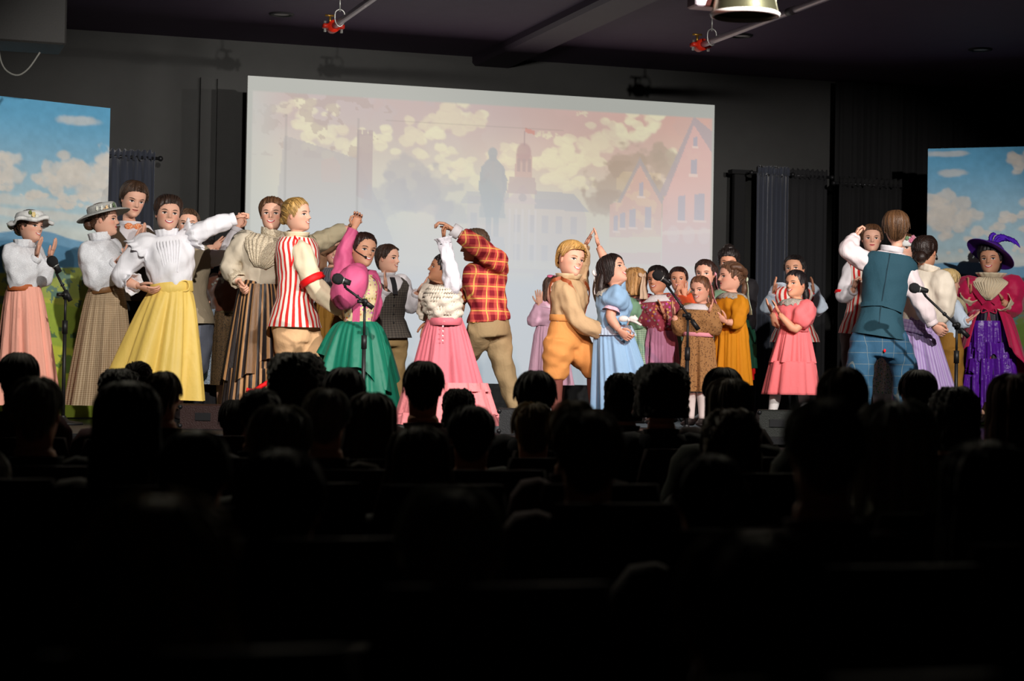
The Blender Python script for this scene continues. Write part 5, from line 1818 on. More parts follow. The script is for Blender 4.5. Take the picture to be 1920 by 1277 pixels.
# 18 mauve dress girl
p = Person('person with black hair in mauve dress with white collar behind the second microphone from right', 15.2, (1233, 525, 50, -32, 0, -4), (1236, 554), (1240, 616), -20, S=1.25, skin='mid', lips=(170, 60, 64), brow=(30, 24, 22), fat=1.06, sk=.62)
p.arm('A', (1214, 566), (1206, 604), (1222, 590), (1230, 575), 0, -.5, 0, 'open', 'right')
p.arm('B', (1260, 566), (1266, 604), (1246, 592), (1240, 575), 0, -.5, 0, 'open', 'left')
p.top('bodice', M['dusky_rose'], PUFF, -.1, .97, .012, .012, .9)
p.collar('collar', M['white_lace'], h=.14, lay=True)
p.skirt('skirt', M['mauve_cloth'], (1242, 712), 34, nf=8, amp=0.133)
p.hair((26, 20, 20), 'up', .045)
p.bun(0, -.48, -.12, .17)
p.hair_done(); p.shoes(); p.finish()

# 19 hidden child with raised hands
p = Person('small person almost hidden, hands raised between mauve and brown calico dresses', 15.8, (1272, 524, 44, -10, 0, 0), (1274, 552), (1274, 610), 0, S=1.15, skin='warm', sk=.62)
p.arm('A', None, (1258, 590), (1266, 560), (1270, 536), 0, -.6, 0, 'open', 'right')
p.arm('B', None, (1296, 592), (1284, 556), (1282, 524), 0, -.6, 0, 'open', 'cam')
p.torso('bodice', mat('rust_orange', (206, 80, 40)), -.1, .97, .012)
p.sleeves('sleeve', MATS['rust_orange'], SOFT, .92)
p.skirt('skirt', M['sage_cloth'], (1278, 715), 30, nf=8, amp=0.114)
p.hair((46, 26, 22), 'short', .05)
p.hair_done(); p.shoes(); p.finish()

# 21 girl behind (dark hair, ribbon)
p = Person('person with dark braided hair and pink ribbon, only eyes visible above the calico girl', 16.0, (1322, 514, 50, -22, 0, 0), (1325, 546), (1328, 612), -15, S=1.35, smile=0, sk=.62)
p.arm('A', None, (1300, 600), (1310, 580), (1316, 570), 0, -.4, 0, 'open', 'right')
p.arm('B', None, (1352, 600), (1340, 580), (1334, 570), 0, -.4, 0, 'open', 'left')
p.top('bodice', M['sage_cloth'], SOFT, -.1, .97, .012, .008, .95)
p.skirt('skirt', M['sage_cloth'], (1330, 720), 34, nf=8, amp=0.114)
p.hair((52, 34, 28), 'up', .05)
p.lock([(.3, -.1, .3), (.36, -.2, 0), (.36, -.25, -.35), (.34, -.2, -.6)], [.09, .09, .07, .04], .4)
p.hair_done()
p.bow('hair_ribbon', M['pink_ribbon'], .36, -.1, .0, .14, .7, (.2, 0, -1))
p.shoes(); p.finish()

# 20 calico girl
p = Person('small person in brown calico dress with white collar and pink sash, clapping by the microphone', 14.9, (1313, 543, 47, -34, -8, -4), (1312, 571), (1309, 624), -22, S=1.15, fat=1.16, sk=.62)
p.arm('A', (1291, 584), (1276, 622), (1264, 594), (1258, 562), 0, -.4, 0, 'open', 'right')
p.arm('B', (1335, 584), (1342, 622), (1328, 590), (1338, 562), 0, -.4, 0, 'open', 'left')
p.top('bodice', M['calico'], PUFF, -.05, .97, .012, .014, .95)
p.collar('collar', M['white_lace'], h=.16, lay=True)
p.band('sash', M['pink_ribbon'], -.06, .03, .016)
p.skirt('skirt', M['calico'], (1309, 734), 36, nf=9, amp=0.133)
p.stockings(stock_m, .5)
p.hair((110, 74, 52), 'up', .04)
p.lock([(.2, -.38, .1), (.26, -.42, -.25), (.22, -.36, -.55)], [.14, .13, .06])
p.hair_done()
p.bow('hair_ribbon', M['pink_ribbon'], .28, -.30, .22, .14, 1.0, (.1, -.1, -1))
p.shoes(); p.finish()

# 22 ochre dress girl
p = Person('person in ochre yellow dress with braided hair and mint ribbon, in profile', 15.0, (1370, 519, 52, -74, 0, 0), (1374, 550), (1372, 602), -60, S=1.25, smile=0, fat=1.08, sk=.62)
p.arm('A', (1356, 566), (1348, 596), (1342, 588), (1336, 578), .2, 0, 0, 'open', 'body')
p.arm('B', (1388, 570), (1384, 606), (1362, 604), (1350, 596), -.3, -.2, 0, 'relax', 'body')
p.top('bodice', M['ochre_cloth'], PUFF, -.05, .97, .014, .014, .8)
p.collar('collar', M['lace_grey'], h=.18, lay=True, wave=.006)
p.skirt('skirt', M['ochre_cloth'], (1371, 722), 38, nf=8, amp=0.114)
p.hair((96, 68, 48), 'up', .05)
p.lock([(.30, .15, .3), (.36, -.1, .34), (.30, -.38, .22), (.05, -.52, .0)], [.07, .09, .09, .08], .5)
p.lock([(0, -.5, .0), (0, -.55, -.35), (0, -.50, -.65)], [.1, .09, .05], .5)
p.hair_done()
p.bow('hair_ribbon', M['mint_ribbon'], .1, -.56, -.12, .22, 1.25, (0, -.15, -1))
p.shoes(); p.finish()

# 23 curly dark hair behind
p = Person('person with curly black hair peeking over the ochre dress girl, dark green skirt', 16.2, (1366, 494, 48, -10, 0, 0), (1376, 528), (1384, 600), 0, S=1.45, skin='mid', smile=0, sk=.62)
p.arm('A', None, (1362, 590), (1368, 620), (1370, 636), 0, 0, 0, 'relax', 'body')
p.arm('B', None, (1404, 590), (1406, 622), (1404, 640), 0, 0, 0, 'relax', 'body')
p.top('bodice', M['black_cloth'], SOFT, -.1, .97, .012, .008, .97)
p.skirt('skirt', M['dark_green'], (1384, 690), 30, nf=8, amp=0.152)
p.skirt('red_petticoat', M['red_ribbon'], (1384, 712), 28, nf=8, amp=.06, t0=.7)
p.hair((28, 22, 20), 'up', .07, curl=.03, vol=.05, fringe=.06)
p.bun(0, -.1, .52, .26)
p.hair_done(); p.shoes(); p.finish()

# 24 moustached boy in striped vest
p = Person('person with painted moustache and striped waistcoat clapping behind the coral dress', 16.6, (1490, 505, 50, -26, 4, -4), (1490, 534), (1490, 608), -15, S=1.4, skin='mid', smile=0, brow=(30, 24, 22), fat=1.16, legcol=(24, 22, 24))
p.arm('A', (1462, 545), (1437, 586), (1450, 552), (1454, 514), 0, -.3, 0, 'open', 'right')
p.arm('B', (1518, 545), (1541, 586), (1526, 552), (1522, 520), 0, -.3, 0, 'open', 'left')
shirt(p, M['pale_blue_shirt'], SOFT)
vest(p, M['red_stripe'], -.45, .032)
p.armband('sleeve_garter', M['red_ribbon'], 'B', .42, .066)
p.patch(0, -.19, .10, .022, (30, 24, 22), -.02, .012)
p.trousers('trousers', M['black_cloth'])
p.hair((26, 20, 20), 'short', .04)
p.hair_done(); p.shoes(); p.finish()

# 25 coral dress girl
p = Person('person in coral pink dress with lace collar, clapping in front of the dark curtain', 15.4, (1492, 533, 49, -46, 2, -2), (1494, 562), (1489, 615), -40, S=1.2, skin='mid', lips=(180, 50, 60), brow=(36, 26, 24), feet=((1444, 0, (1456, 730)), (1511, .05, (1505, 725))), fat=1.12, sk=.62)
p.arm('A', (1474, 582), (1456, 612), (1448, 588), (1432, 556), -.2, -.2, 0, 'open', 'right')
p.arm('B', (1511, 582), (1492, 622), (1462, 590), (1448, 560), -.5, -.1, 0, 'open', 'left')
p.top('bodice', M['coral_cotton'], [(-.1, .05), (0, .068), (.15, .072), (.3, .06), (.42, .036)], -.05, .97, .012, .012, .42)
p.collar('collar', M['lace_grey'], h=.26, lay=True, wave=.01)
p.band('waistband', M['coral_cotton'], -.04, .03, .014)
p.skirt('skirt', M['coral_cotton'], (1485, 680), 40, nf=10, amp=0.114, p=.9)
p.skirt('flounce', M['coral_cotton'], (1484, 740), 50, nf=9, amp=.06, p=.95, t0=.5, t1=1.0, off=.012, solid=.004)
p.stockings(stock_m, .3)
p.hair((24, 18, 20), 'up', .04)
p.bun(0, -.48, .0, .2)
p.lock([(0, -.5, -.05), (.02, -.62, -.4), (0, -.58, -.7)], [.14, .14, .06])
p.hair_done(); p.shoes(mat('white_shoe', (210, 204, 204), .5)); p.finish()

# 26 boy at the far right in shade
p = Person('person in striped waistcoat with red sleeve band, face in shadow behind the teal waistcoat', 16.6, (1634, 448, 50, -6, 0, 0), (1632, 480), (1620, 585), 0, S=1.6, smile=0)
p.arm('A', (1598, 504), (1578, 558), (1600, 544), (1604, 522), 0, -.6, 0, 'fist', 'right')
p.arm('B', (1662, 504), (1672, 556), (1650, 545), (1640, 528), 0, -.6, 0, 'fist', 'left')
shirt(p, M['white_shirt'], SOFT)
vest(p, M['red_stripe'], -.42, .032)
p.armband('armband', M['red_ribbon'], 'A', .45, .074)
p.trousers('trousers', M['brown_suit'], .95, (.07, .066, .056, .05))
p.hair((92, 62, 40), 'short', .045, vol=.03)
p.hair_done(); p.shoes(); p.finish()

# 28 capped girl behind the teal man
p = Person('person in flowered white cap and green floral skirt hidden behind the teal waistcoat', 15.9, (1698, 466, 50, -30, 0, 0), (1690, 496), (1668, 590), -10, S=1.5, smile=0, feet=((1646, 0, None), (1662, 0, None)), legcol=(220, 216, 214), sk=.62)
p.arm('A', None, (1640, 560), (1650, 590), (1655, 600), 0, 0, 0, 'relax', 'body')
p.arm('B', None, (1706, 560), (1706, 585), (1700, 600), 0, 0, 0, 'relax', 'body')
p.top('blouse', M['white_blouse'], SOFT, -.1, .97, .012, .008, .97)
p.skirt('skirt', M['green_white_floral'], (1652, 738), 36, nf=9, amp=0.133)
p.stockings(stock_m, .5)
p.hair((110, 74, 50), 'up', .05)
p.hair_done()
o = hat(p, [(.42, -.02), (.44, .04), (.44, .16), (.36, .30), (.18, .36), (.02, .37)], M['white_satin'], .12, -6, name='cap')
p.flowers('flower', [(.32, .36, .28, .1, (222, 130, 160)), (.42, .16, .30, .09, (226, 160, 180)), (.2, .44, .36, .08, (130, 160, 120)), (.38, .28, .40, .08, (220, 150, 170))], o)
p.shoes(); p.finish()

# 27 teal vest man from behind
p = Person('tall person seen from behind in teal waistcoat and checked teal trousers, arm raised', 14.9, (1680, 428, 60, 168, 0, 4), (1672, 470), (1652, 590), 166, S=1.72, lips=(180, 90, 80), feet=((1702, 0, (1694, 682)), (1612, -.1, (1613, 688))), fat=1.02)
p.arm('A', (1697, 505), (1726, 565), (1748, 608), (1762, 620), 0, 0, 0, 'fist', 'body')
p.arm('B', (1622, 490), (1588, 470), (1602, 447), (1608, 432), .1, .6, 0, 'clasp', 'right')
shirt(p, M['pink_shirt'], SOFT)
vest(p, M['teal_wool'], -.34, .032, flare=.045)
p.collar('collar', M['white_shirt'], .046, .045, 1.05)
p.strip('back_strap', M['teal_wool'], [(.10, 2.0), (.16, pi), (.10, 2 * pi - 2.0)], .034, .042, .006)
p.strip('back_seam', mat('teal_seam', (24, 50, 62), .8), [(-.3, pi), (.94, pi)], .006, .037, .003)
p.trousers('trousers', M['teal_check'], .97, (.068, .070, .062, .048))
b = MB(); c_ = p.tsurf(-.55, np.array([pi + .3]), .03)[0]; b.ball(c_, (R0 * .01, ZU * .014, F0 * .006), 8, 6); b.build('pocket_flower', M['red_ribbon'], p.root)
p.hair((96, 66, 42), 'short', .05, vol=.03)
p.hair_done(); p.shoes(); p.finish()

# 29 lavender skirt
p = Person('person with dark bun in cream blouse and lavender skirt, seen from behind', 15.2, (1735, 474, 56, 146, 0, 4), (1740, 508), (1716, 598), 140, S=1.48, skin='mid', fat=1.1, wd=0, sk=.62)
p.arm('A', (1764, 530), (1772, 584), (1750, 610), (1740, 616), -.1, .2, 0, 'relax', 'body')
p.arm('B', None, (1700, 570), (1700, 600), (1702, 612), .3, .3, 0, 'relax', 'body')
p.top('blouse', M['cream_satin'], [(-.1, .05), (0, .064), (.2, .066), (.5, .05), (.8, .04), (.96, .026)], -.1, .98, .014, .03, .97)
p.collar('collar', M['cream_satin'], .045, .055, 1.1, .05)
for i in range(4):
    p.band('smocking', M['lavender'], -.02 - i * .08, .03, .018 + .004 * (i % 2))
p.skirt('skirt', M['lavender'], (1738, 752), 58, nf=9, amp=0.114, p=.85)
p.hair((40, 24, 18), 'up', .06, vol=.03)
p.bun(-.05, -.52, -.18, .21)
p.bun(.12, -.50, -.12, .15)
p.hair_done()
b = MB(); b.tube(smoothpath([p.hp(-.34, .04, -.04), p.hp(-.30, .25, -.14), p.hp(-.22, .42, -.2)], 5), .0035, 6); b.ball(p.hp(-.22, .42, -.2), (p.hs * .01, p.hf * .01, p.hu * .01), 8, 6)
b.build('headset_microphone', rod_m, p.root)
p.shoes(); p.finish()

# 30 blond boy with suspenders
p = Person('small blond person in pale blue shirt, beige suspenders and mustard trousers, hand out', 16.2, (1780, 530, 46, 104, -8, 4), (1784, 556), (1779, 628), 100, S=1.2, smile=0, fat=1.15)
p.arm('A', (1788, 572), (1806, 606), (1814, 602), (1834, 588), -.4, -.2, 0, 'open', 'up')
p.arm('B', None, (1786, 608), (1800, 612), (1812, 606), 0, .2, 0, 'open', 'up')
shirt(p, M['pale_blue_shirt'], SOFT)
for sg in (-1, 1):
    p.strip('suspender', M['beige_suspender'], [(-.05, sg * .6), (.6, sg * .7), (.99, sg * 1.6), (.6, sg * 2.5), (-.05, sg * 2.6)], .03, .022)
p.trousers('trousers', M['mustard_cloth'], .95, (.075, .068, .056, .05))
p.hair((206, 176, 120), 'short', .05, vol=.04)
p.hair_done(); p.shoes(); p.finish()

# 31 purple hat woman
p = Person('person in wide purple feathered hat and magenta tailcoat over ruffled purple skirt, clapping', 17.3, (1857, 487, 56, -24, 2, -2), (1858, 521), (1856, 582), -18, S=1.52, skin='mid', lips=(190, 20, 50), brow=(30, 22, 22), fat=1.12, legcol=(206, 160, 132), sk=.62)
p.arm('A', (1815, 540), (1808, 580), (1818, 554), (1812, 520), .1, -.5, 0, 'open', 'right')
p.arm('B', (1898, 538), (1904, 582), (1880, 566), (1872, 538), .1, -.5, 0, 'grip', 'left')
p.top('coat', M['magenta_wool'], [(-.1, .05), (0, .066), (.15, .066), (.35, .048), (.7, .044), (1, .04)], -.05, .97, .016, .01, .9)
p.cuffs('lace_cuff', M['jabot_lace'], .86, .040, .07, 'AB', 1.25, .005)
p.panel('jabot', M['jabot_lace'], [(1.0, -1.0, 1.0), (.85, -.8, .8), (.65, -.55, .55), (.45, -.35, .35), (.3, -.12, .12)], .044, .010, 26)
p.collar('lace_collar', M['jabot_lace'], .05, .05, 1.5, .08)
for sg in (-1, 1):
    p.strip('lapel', M['magenta_wool'], [(.2, sg * .22), (.6, sg * .72), (.97, sg * 1.1)], .04, .034, .01)
p.skirt('underskirt', M['black_purple'], (1858, 742), 36, nf=10, amp=.06, p=.6)
for i, (t0, t1) in enumerate(((.12, .42), (.36, .62), (.54, .80), (.72, 1.02))):
    p.skirt('purple_ruffle', M['purple_satin'], (1858, 750), 36, nf=7 + 2 * i, amp=.16, p=.6, t0=t0, t1=t1, off=.022 + .006 * i, ruf=.06, wv=.03, seed=i * 5, droop=lambda ph, i=i: .06 * np.sin(ph * 2 + i * 2) + .03 * np.sin(ph * 5 + i))
p.skirt('coat_tails', M['magenta_wool'], (1858, 716), 68, nf=7, amp=.07, p=.75, opening=(.25, 2 * pi - .75), off=.02, droop=lambda ph: .30 * (np.exp(-((ph - .25) / .55) ** 2) + np.exp(-((ph - (2 * pi - .75)) / .5) ** 2)), solid=.006)
b = MB()
c_ = p.tsurf(-.02, np.array([0.0]), .03)[0]
for sg in (-1, 1):
    b.tube(smoothpath([c_, c_ + p.side * sg * .05 + ZU * .02, c_ + p.side * sg * .06 - ZU * .02, c_], 4), .006, 6)
    b.tube(smoothpath([c_, c_ - ZU * .15 + p.side * sg * .015, c_ - ZU * (.3 if sg < 0 else .46) + p.side * sg * .02], 4), .006, 6)
b.build('waist_tie', M['magenta_wool'], p.root)
p.hair((22, 18, 20), 'up', .06, vol=.05, curl=.012, fringe=.05)
p.bun(0, -.4, -.15, .3)
p.hair_done()
o = hat(p, [(.84, -.02), (.82, .0), (.62, .04), (.45, .06), (.43, .20), (.36, .28), (.2, .31), (.02, .32)], M['purple_straw'], .20, 24, lambda an, r_, z_: (0 * an, .02 * np.sin(an * 2) * (r_ > .5)), rl=22, name='hat')
for k_ in range(4):
    pts = [p.hp(.05 + k_ * .03, -.1, .55), p.hp(.1 + k_ * .12, -.1, .78 - k_ * .03), p.hp(.3 + k_ * .16, -.1, .84 - k_ * .08), p.hp(.5 + k_ * .16, -.05, .72 - k_ * .12)]
    if k_ == 0:
        pts = [p.hp(.05, -.1, .5), p.hp(.0, -.1, .72), p.hp(.08, -.1, .86), p.hp(.2, -.1, .84)]
    b = MB(); W = smoothpath(pts, 6)
    rs = []
    for i_, q in enumerate(W):
        t = i_ / (len(W) - 1); wd = .075 * p.hh * math.sin(pi * (.08 + .9 * t)) ; fr = 1 + .25 * (i_ % 2)
        tg = unit(W[min(i_ + 1, len(W) - 1)] - W[max(i_ - 1, 0)]); nn = unit(np.cross(tg, F0))
        rs.append([q - nn * wd * fr, q - F0 * .006, q + nn * wd * fr, q + F0 * .006])
    b.rings(rs, True, (True, True)); b.build('feather', M['purple_feather'], o)
p.shoes(); p.finish()
# ------------------------------------------------------------------ microphones on boom stands
mic_black = mat('matt_black_metal', (22, 22, 23), .5, spec=.4)
mic_grille = mat('mic_grille', (34, 34, 36), .6, bump=.6, bscale=400)
def mic_stand(label, mlabel, d, mic, mic_tail, boom0, boom1, pole, clutch_y):
    """mic: capsule px, mic_tail: px of body end, boom from boom0 (mic end) to boom1 (tail); pole px x at boom height"""
    top = P(pole[0], pole[1], d)
    base = np.array([top[0], top[1], STAGE])
    root = thing('microphone_stand', base, label, 'microphone stand')
    b = MB(); lathe(b, [(.002, .0), (.13, .0), (.135, .006), (.13, .016), (.04, .03), (.022, .05), (.02, .06)], base, X3, Y3, ZU, 32); b.build('base', mic_black, root)
    b = MB(); b.tube([base + ZU * .04, P(pole[0], clutch_y, d) * np.array([0, 0, 1]) + base * np.array([1, 1, 0])], .013, 10); b.build('lower_pole', mic_black, root)
    zc = P(pole[0], clutch_y, d)[2]
    b = MB(); b.tube([(base[0], base[1], zc - .05), (base[0], base[1], zc + .04)], .019, 12); b.build('clutch', mic_black, root)
    b = MB(); b.tube([(base[0], base[1], zc), top], .009, 10); b.build('upper_pole', mic_black, root)
    b = MB(); b.tube([top - F0 * .03, top + F0 * .03], .022, 12); b.tube([top - ZU * .03, top + ZU * .02], .017, 10); b.build('swivel', mic_black, root)
    b = MB(); b.tube([top - F0 * .03, top - F0 * .06 - R0 * .03], .006, 8); b.tube([top - F0 * .06 - R0 * .045, top - F0 * .06 - R0 * .015], .012, 8); b.build('knob', mic_black, root)
    p0, p1 = P(boom0[0], boom0[1], d - .03), P(boom1[0], boom1[1], d)
    b = MB(); b.tube([p0, p1], .0085, 10); bm = b.build('boom', mic_black, root)
    ax = unit(p1 - p0)
    b = MB(); b.tube([p1 - ax * .07, p1 + ax * .01], .017, 10); b.build('counterweight', mic_black, bm)
    b = MB(); b.tube([p0 + (p1 - p0) * .42, p0 + (p1 - p0) * .47], .014, 8); b.build('boom_joint', mic_black, bm)
    m0, m1 = P(mic[0], mic[1], d - .04), P(mic_tail[0], mic_tail[1], d - .03)
    b = MB(); b.tube([m1 * .55 + m0 * .45, p0], .010, 8); b.tube([m1 * .75 + m0 * .25, m1 * .35 + m0 * .65], .019, 10, (False, False)); b.build('microphone_clip', mic_black, root)
    r2 = thing('microphone', m0, mlabel, 'microphone')
    ax = unit(m1 - m0); sd = unit(np.cross(ax, ZU)); fd = np.cross(sd, ax)
    b = MB(); lathe(b, [(.002, -.038), (.02, -.034), (.034, -.018), (.038, 0), (.035, .018), (.026, .032)], m0, sd, fd, ax, 24); b.build('foam_grille', mic_grille, r2)
    b = MB(); b.tube([m0 + ax * .028, m0 + ax * .045, m0 + ax * .09, m1], [.024, .022, .018, .013], 14); b.build('handle', mic_black, r2)
    b = MB(); b.tube([m0 + ax * .036, m0 + ax * .042], .0255, 16); b.build('ring', zinc_m, r2)
mic_stand('black microphone stand in front of the salmon skirt', 'microphone in front of the painted fields, left end', 13.4, (98, 490), (112, 510), (106, 513), (131, 562), (123, 553), 612)
mic_stand('black microphone stand in front of the emerald green skirt', 'microphone in front of the rose puffed sleeve', 13.1, (633, 523), (654, 530), (648, 540), (697, 576), (684, 566), 640)
mic_stand('black microphone stand in front of the brown calico dress', 'microphone covering the eyes of the mauve dress girl', 13.9, (1233, 516), (1258, 534), (1254, 540), (1308, 616), (1290, 592), 662)
mic_stand('black microphone stand in front of the lavender skirt', 'microphone behind the back of the teal waistcoat', 14.2, (1714, 540), (1740, 546), (1736, 556), (1814, 630), (1794, 610), 668)
# ------------------------------------------------------------------ stage monitors seen from behind
def monitor(label, px0, px1, py, d, col, slope=.10):
    a, c = P(px0, py, d), P(px1, py, d)
    H = a[2] - STAGE
    root = thing('stage_monitor', ((a[0] + c[0]) / 2, (a[1] + c[1]) / 2, STAGE), label, 'speaker')
    m_ = mat('monitor_%d' % px0, col, .6, bump=.3, bscale=150)
    ex = R0; W = np.dot(c - a, R0)
    o_ = np.array([(a[0] + c[0]) / 2, (a[1] + c[1]) / 2, STAGE])
    b = MB(); rs = []
    for t in (-.5, .5):
        q = o_ + ex * t * W
        rs.append([q - F0 * .0, q - F0 * .0 + ZU * (H - .01), q + F0 * .02 + ZU * H, q + F0 * .10 + ZU * H, q + F0 * .38 + ZU * .06, q + F0 * .38])
    b.rings(rs, True, (True, True)); b.build('cabinet', m_, root, smooth=False)
    b = MB()
    for t in (-.5, .5):
        for z in (.02, H - .02):
            b.ball(o_ + ex * t * W + ZU * z, (R0 * .016, F0 * .016, ZU * .016), 8, 6)
    b.build('corner', rod_m, root)
    b = MB(); b.box(o_ + F0 * .245 + ZU * (H * .53), W * .9, .012, H * .9, ex, unit(F0 * .6 + ZU * .8) * 1.0, unit(np.cross(ex, unit(F0 * .6 + ZU * .8)))); b.build('grille', mat('black_grille', (18, 18, 18), .7), root, smooth=False)
    b = MB(); b.box(o_ - F0 * .004 + ZU * H * .5, .10, .01, .05, R0, F0); b.build('handle', rod_m, root, smooth=False)
monitor('reddish brown stage monitor box below the striped skirt', 338, 424, 757, 12.95, (42, 20, 17))
monitor('black wedge stage monitor between the rose skirt and the orange breeches', 936, 1010, 765, 13.0, (30, 30, 32))
monitor('dark stage monitor box below the coral dress', 1424, 1490, 768, 13.5, (32, 34, 31))
# ------------------------------------------------------------------ the audience in the dark
chair_m = mat('dark_upholstery', (34, 22, 22), .85, bump=.2, bscale=150)
leg_m = mat('black_tube', (24, 24, 26), .4, metal=.4)
CHAIR = None
def chair_at(x, y, rz=0.0):
    global CHAIR
    if CHAIR is None:
        root = thing('auditorium_chair', (x, y, 0), 'dark upholstered auditorium chair among the seated audience', 'chair', 'auditorium chairs in the dark')
        org = np.array([x, y, 0.0])
        b = MB(); b.box(org + (0, 0, .43), .46, .44, .07, bev=.02); b.build('seat', chair_m, root)
        b = MB(); rs = []
        for z in np.linspace(.52, .95, 7):
            t = (z - .52) / .43
            w_ = .225 - .03 * max(0, t - .7) * 3
            yb = -.21 - .06 * t
            rs.append([org + (w_ * math.cos(a) * (1 if abs(math.cos(a)) < .95 else 1), yb + .028 * math.sin(a) - .02 * math.cos(a) ** 2 * -1, z) for a in np.arange(16) / 16 * 2 * pi])
        b.rings(rs, True, (True, True)); b.build('backrest', chair_m, root)
        for sx in (-1, 1):
            for sy in (-1, 1):
                b = MB(); b.tube([org + (sx * .2, sy * .18, .40), org + (sx * .21, sy * .21, 0.0)], .012, 8); b.build('leg', leg_m, root)
            b = MB(); b.tube([org + (sx * .2, -.18, .40), org + (sx * .19, -.24, .6)], .012, 8); b.build('back_post', leg_m, root)
        CHAIR = root
        return root
    r = CHAIR.copy(); COL.objects.link(r); r.location = (x, y, 0)
    for ch in list(CHAIR.children):
        c = ch.copy(); COL.objects.link(c); c.parent = r
    return r
CLOTH = [mat('dark_shirt_%d' % i, c, .85, bump=.1) for i, c in enumerate(((44, 30, 34), (30, 32, 40), (40, 40, 42), (52, 40, 30), (26, 26, 28), (60, 24, 34), (36, 42, 36)))]
trou = mat('dark_trousers', (26, 27, 32), .9)
WM = {'short': .195, 'bald': .18, 'long': .245, 'afro': .29, 'curly': .25, 'up': .195}
def spectator(label, x, ytop, w_, style, col, yaw=180, cl=None, L=1.0, flare=.0, dmul=1.0, pitch=0, roll=0):
    d = PLACE[label]
    hpx = w_ * {'short': 1.22, 'bald': 1.32, 'long': 1.02, 'afro': .84, 'curly': .95, 'up': 1.2}[style]
    extra = {'short': .03, 'bald': .0, 'long': .05, 'afro': .26, 'curly': .12, 'up': .05}[style]
    hy = ytop + hpx * (.5 + extra)
    sc = F / d
    nk = (x + 0, hy + hpx * .5 + .055 * sc)
    wz = .56
    q = P(nk[0], nk[1], d)
    wpx = nk[1] + max(.36, (q[2] - wz)) * sc
    rr = random.Random(int(x * 7 + ytop))
    S = 1.66 * min(1.05, max(.8, hpx / sc / .232))
    p = Person(label, d, (x, hy, hpx, yaw, pitch, roll), nk, (x, wpx), 180 + rr.uniform(-8, 8), S=S, base=0.0, group='spectators in the audience', smile=0, legs=False, skin=rr.choice(['fair', 'mid', 'warm']), fat=1.12, wd=-.03, nf=.33)
    wx, wy = p.waist[0], p.waist[1]
    fw = np.array([0, 1.0, 0]); sd = np.array([1.0, 0, 0])
    seat = np.array([wx, wy, .49])
    # seated legs
    lg = MB()
    for sg in (-1, 1):
        h = seat + sd * sg * .09 + ZU * .04; k_ = h + fw * .42 + ZU * .01; a_ = k_ - ZU * .44 + fw * .02
        lg.tube(smoothpath([p.tsurf(-.1, np.array([0.0]), -.05)[0] + sd * sg * .07, h + fw * .06, k_ - fw * .04, k_ - ZU * .06, a_], 4), .075, 12)
    lg.build('trousers', trou, p.root)
    for i, sg in enumerate((-1, 1)):
        p.ank[i] = np.array([wx + sd[0] * sg * .09, wy + .44, .045 * S])
    p.fwd0, p.side0 = fw, sd
    p.shoes()
    for w2, sg in (('A', 1), ('B', -1)):
        s0 = p.tsurf(.84, np.array([(-1 if w2 == 'A' else 1) * pi / 2]), -.012)[0]
        E = s0 + np.array([sg * .06, .06, -.27]); W = E + np.array([-sg * .10, .20, -.06]); T = W + np.array([-sg * .05, .08, -.01])
        p.arm(w2, None, E, W, T, 0, 0, 0, 'relax', 'down')
    p.hmat = hair_back_m
    cm = CLOTH[cl if cl is not None else rr.randrange(len(CLOTH))]
    p.torso('top', cm, -.4, .98, .014, puff=.01)
    p.sleeves('sleeve', cm, SOFT, .96, n=14)
    p.collar('collar', cm, .046, .03, 1.1)
    if style == 'bald':
        p.hair(col, 'short', .012, strands=100, halo=HALO.get(col, .05))
    elif style == 'short':
        p.hair(col, 'short', .05, vol=.02, strands=100, halo=HALO.get(col, .05))
    elif style == 'up':
        p.hair(col, 'up', .06, strands=100, halo=HALO.get(col, .05)); p.bun(0, -.5, .1, .18)
    elif style == 'long':
        p.hair(col, 'long', .07, L=L, flare=flare, strands=100, halo=HALO.get(col, .05))
    elif style == 'curly':
        p.hair(col, 'long', .09, L=.55, curl=.035, vol=.04, strands=100, halo=HALO.get(col, .05))
    elif style == 'afro':
        p.hair(col, 'long', .20, L=.42, curl=.045, vol=.10, strands=100, halo=HALO.get(col, .05))
    p.hair_done()
    p.finish()
    chair_at(wx, wy)
DK, BR, GY, BL = (34, 30, 28), (84, 66, 46), (130, 128, 120), (140, 118, 76)
HALO = {DK: .012, BR: .04, GY: .06, BL: .06}
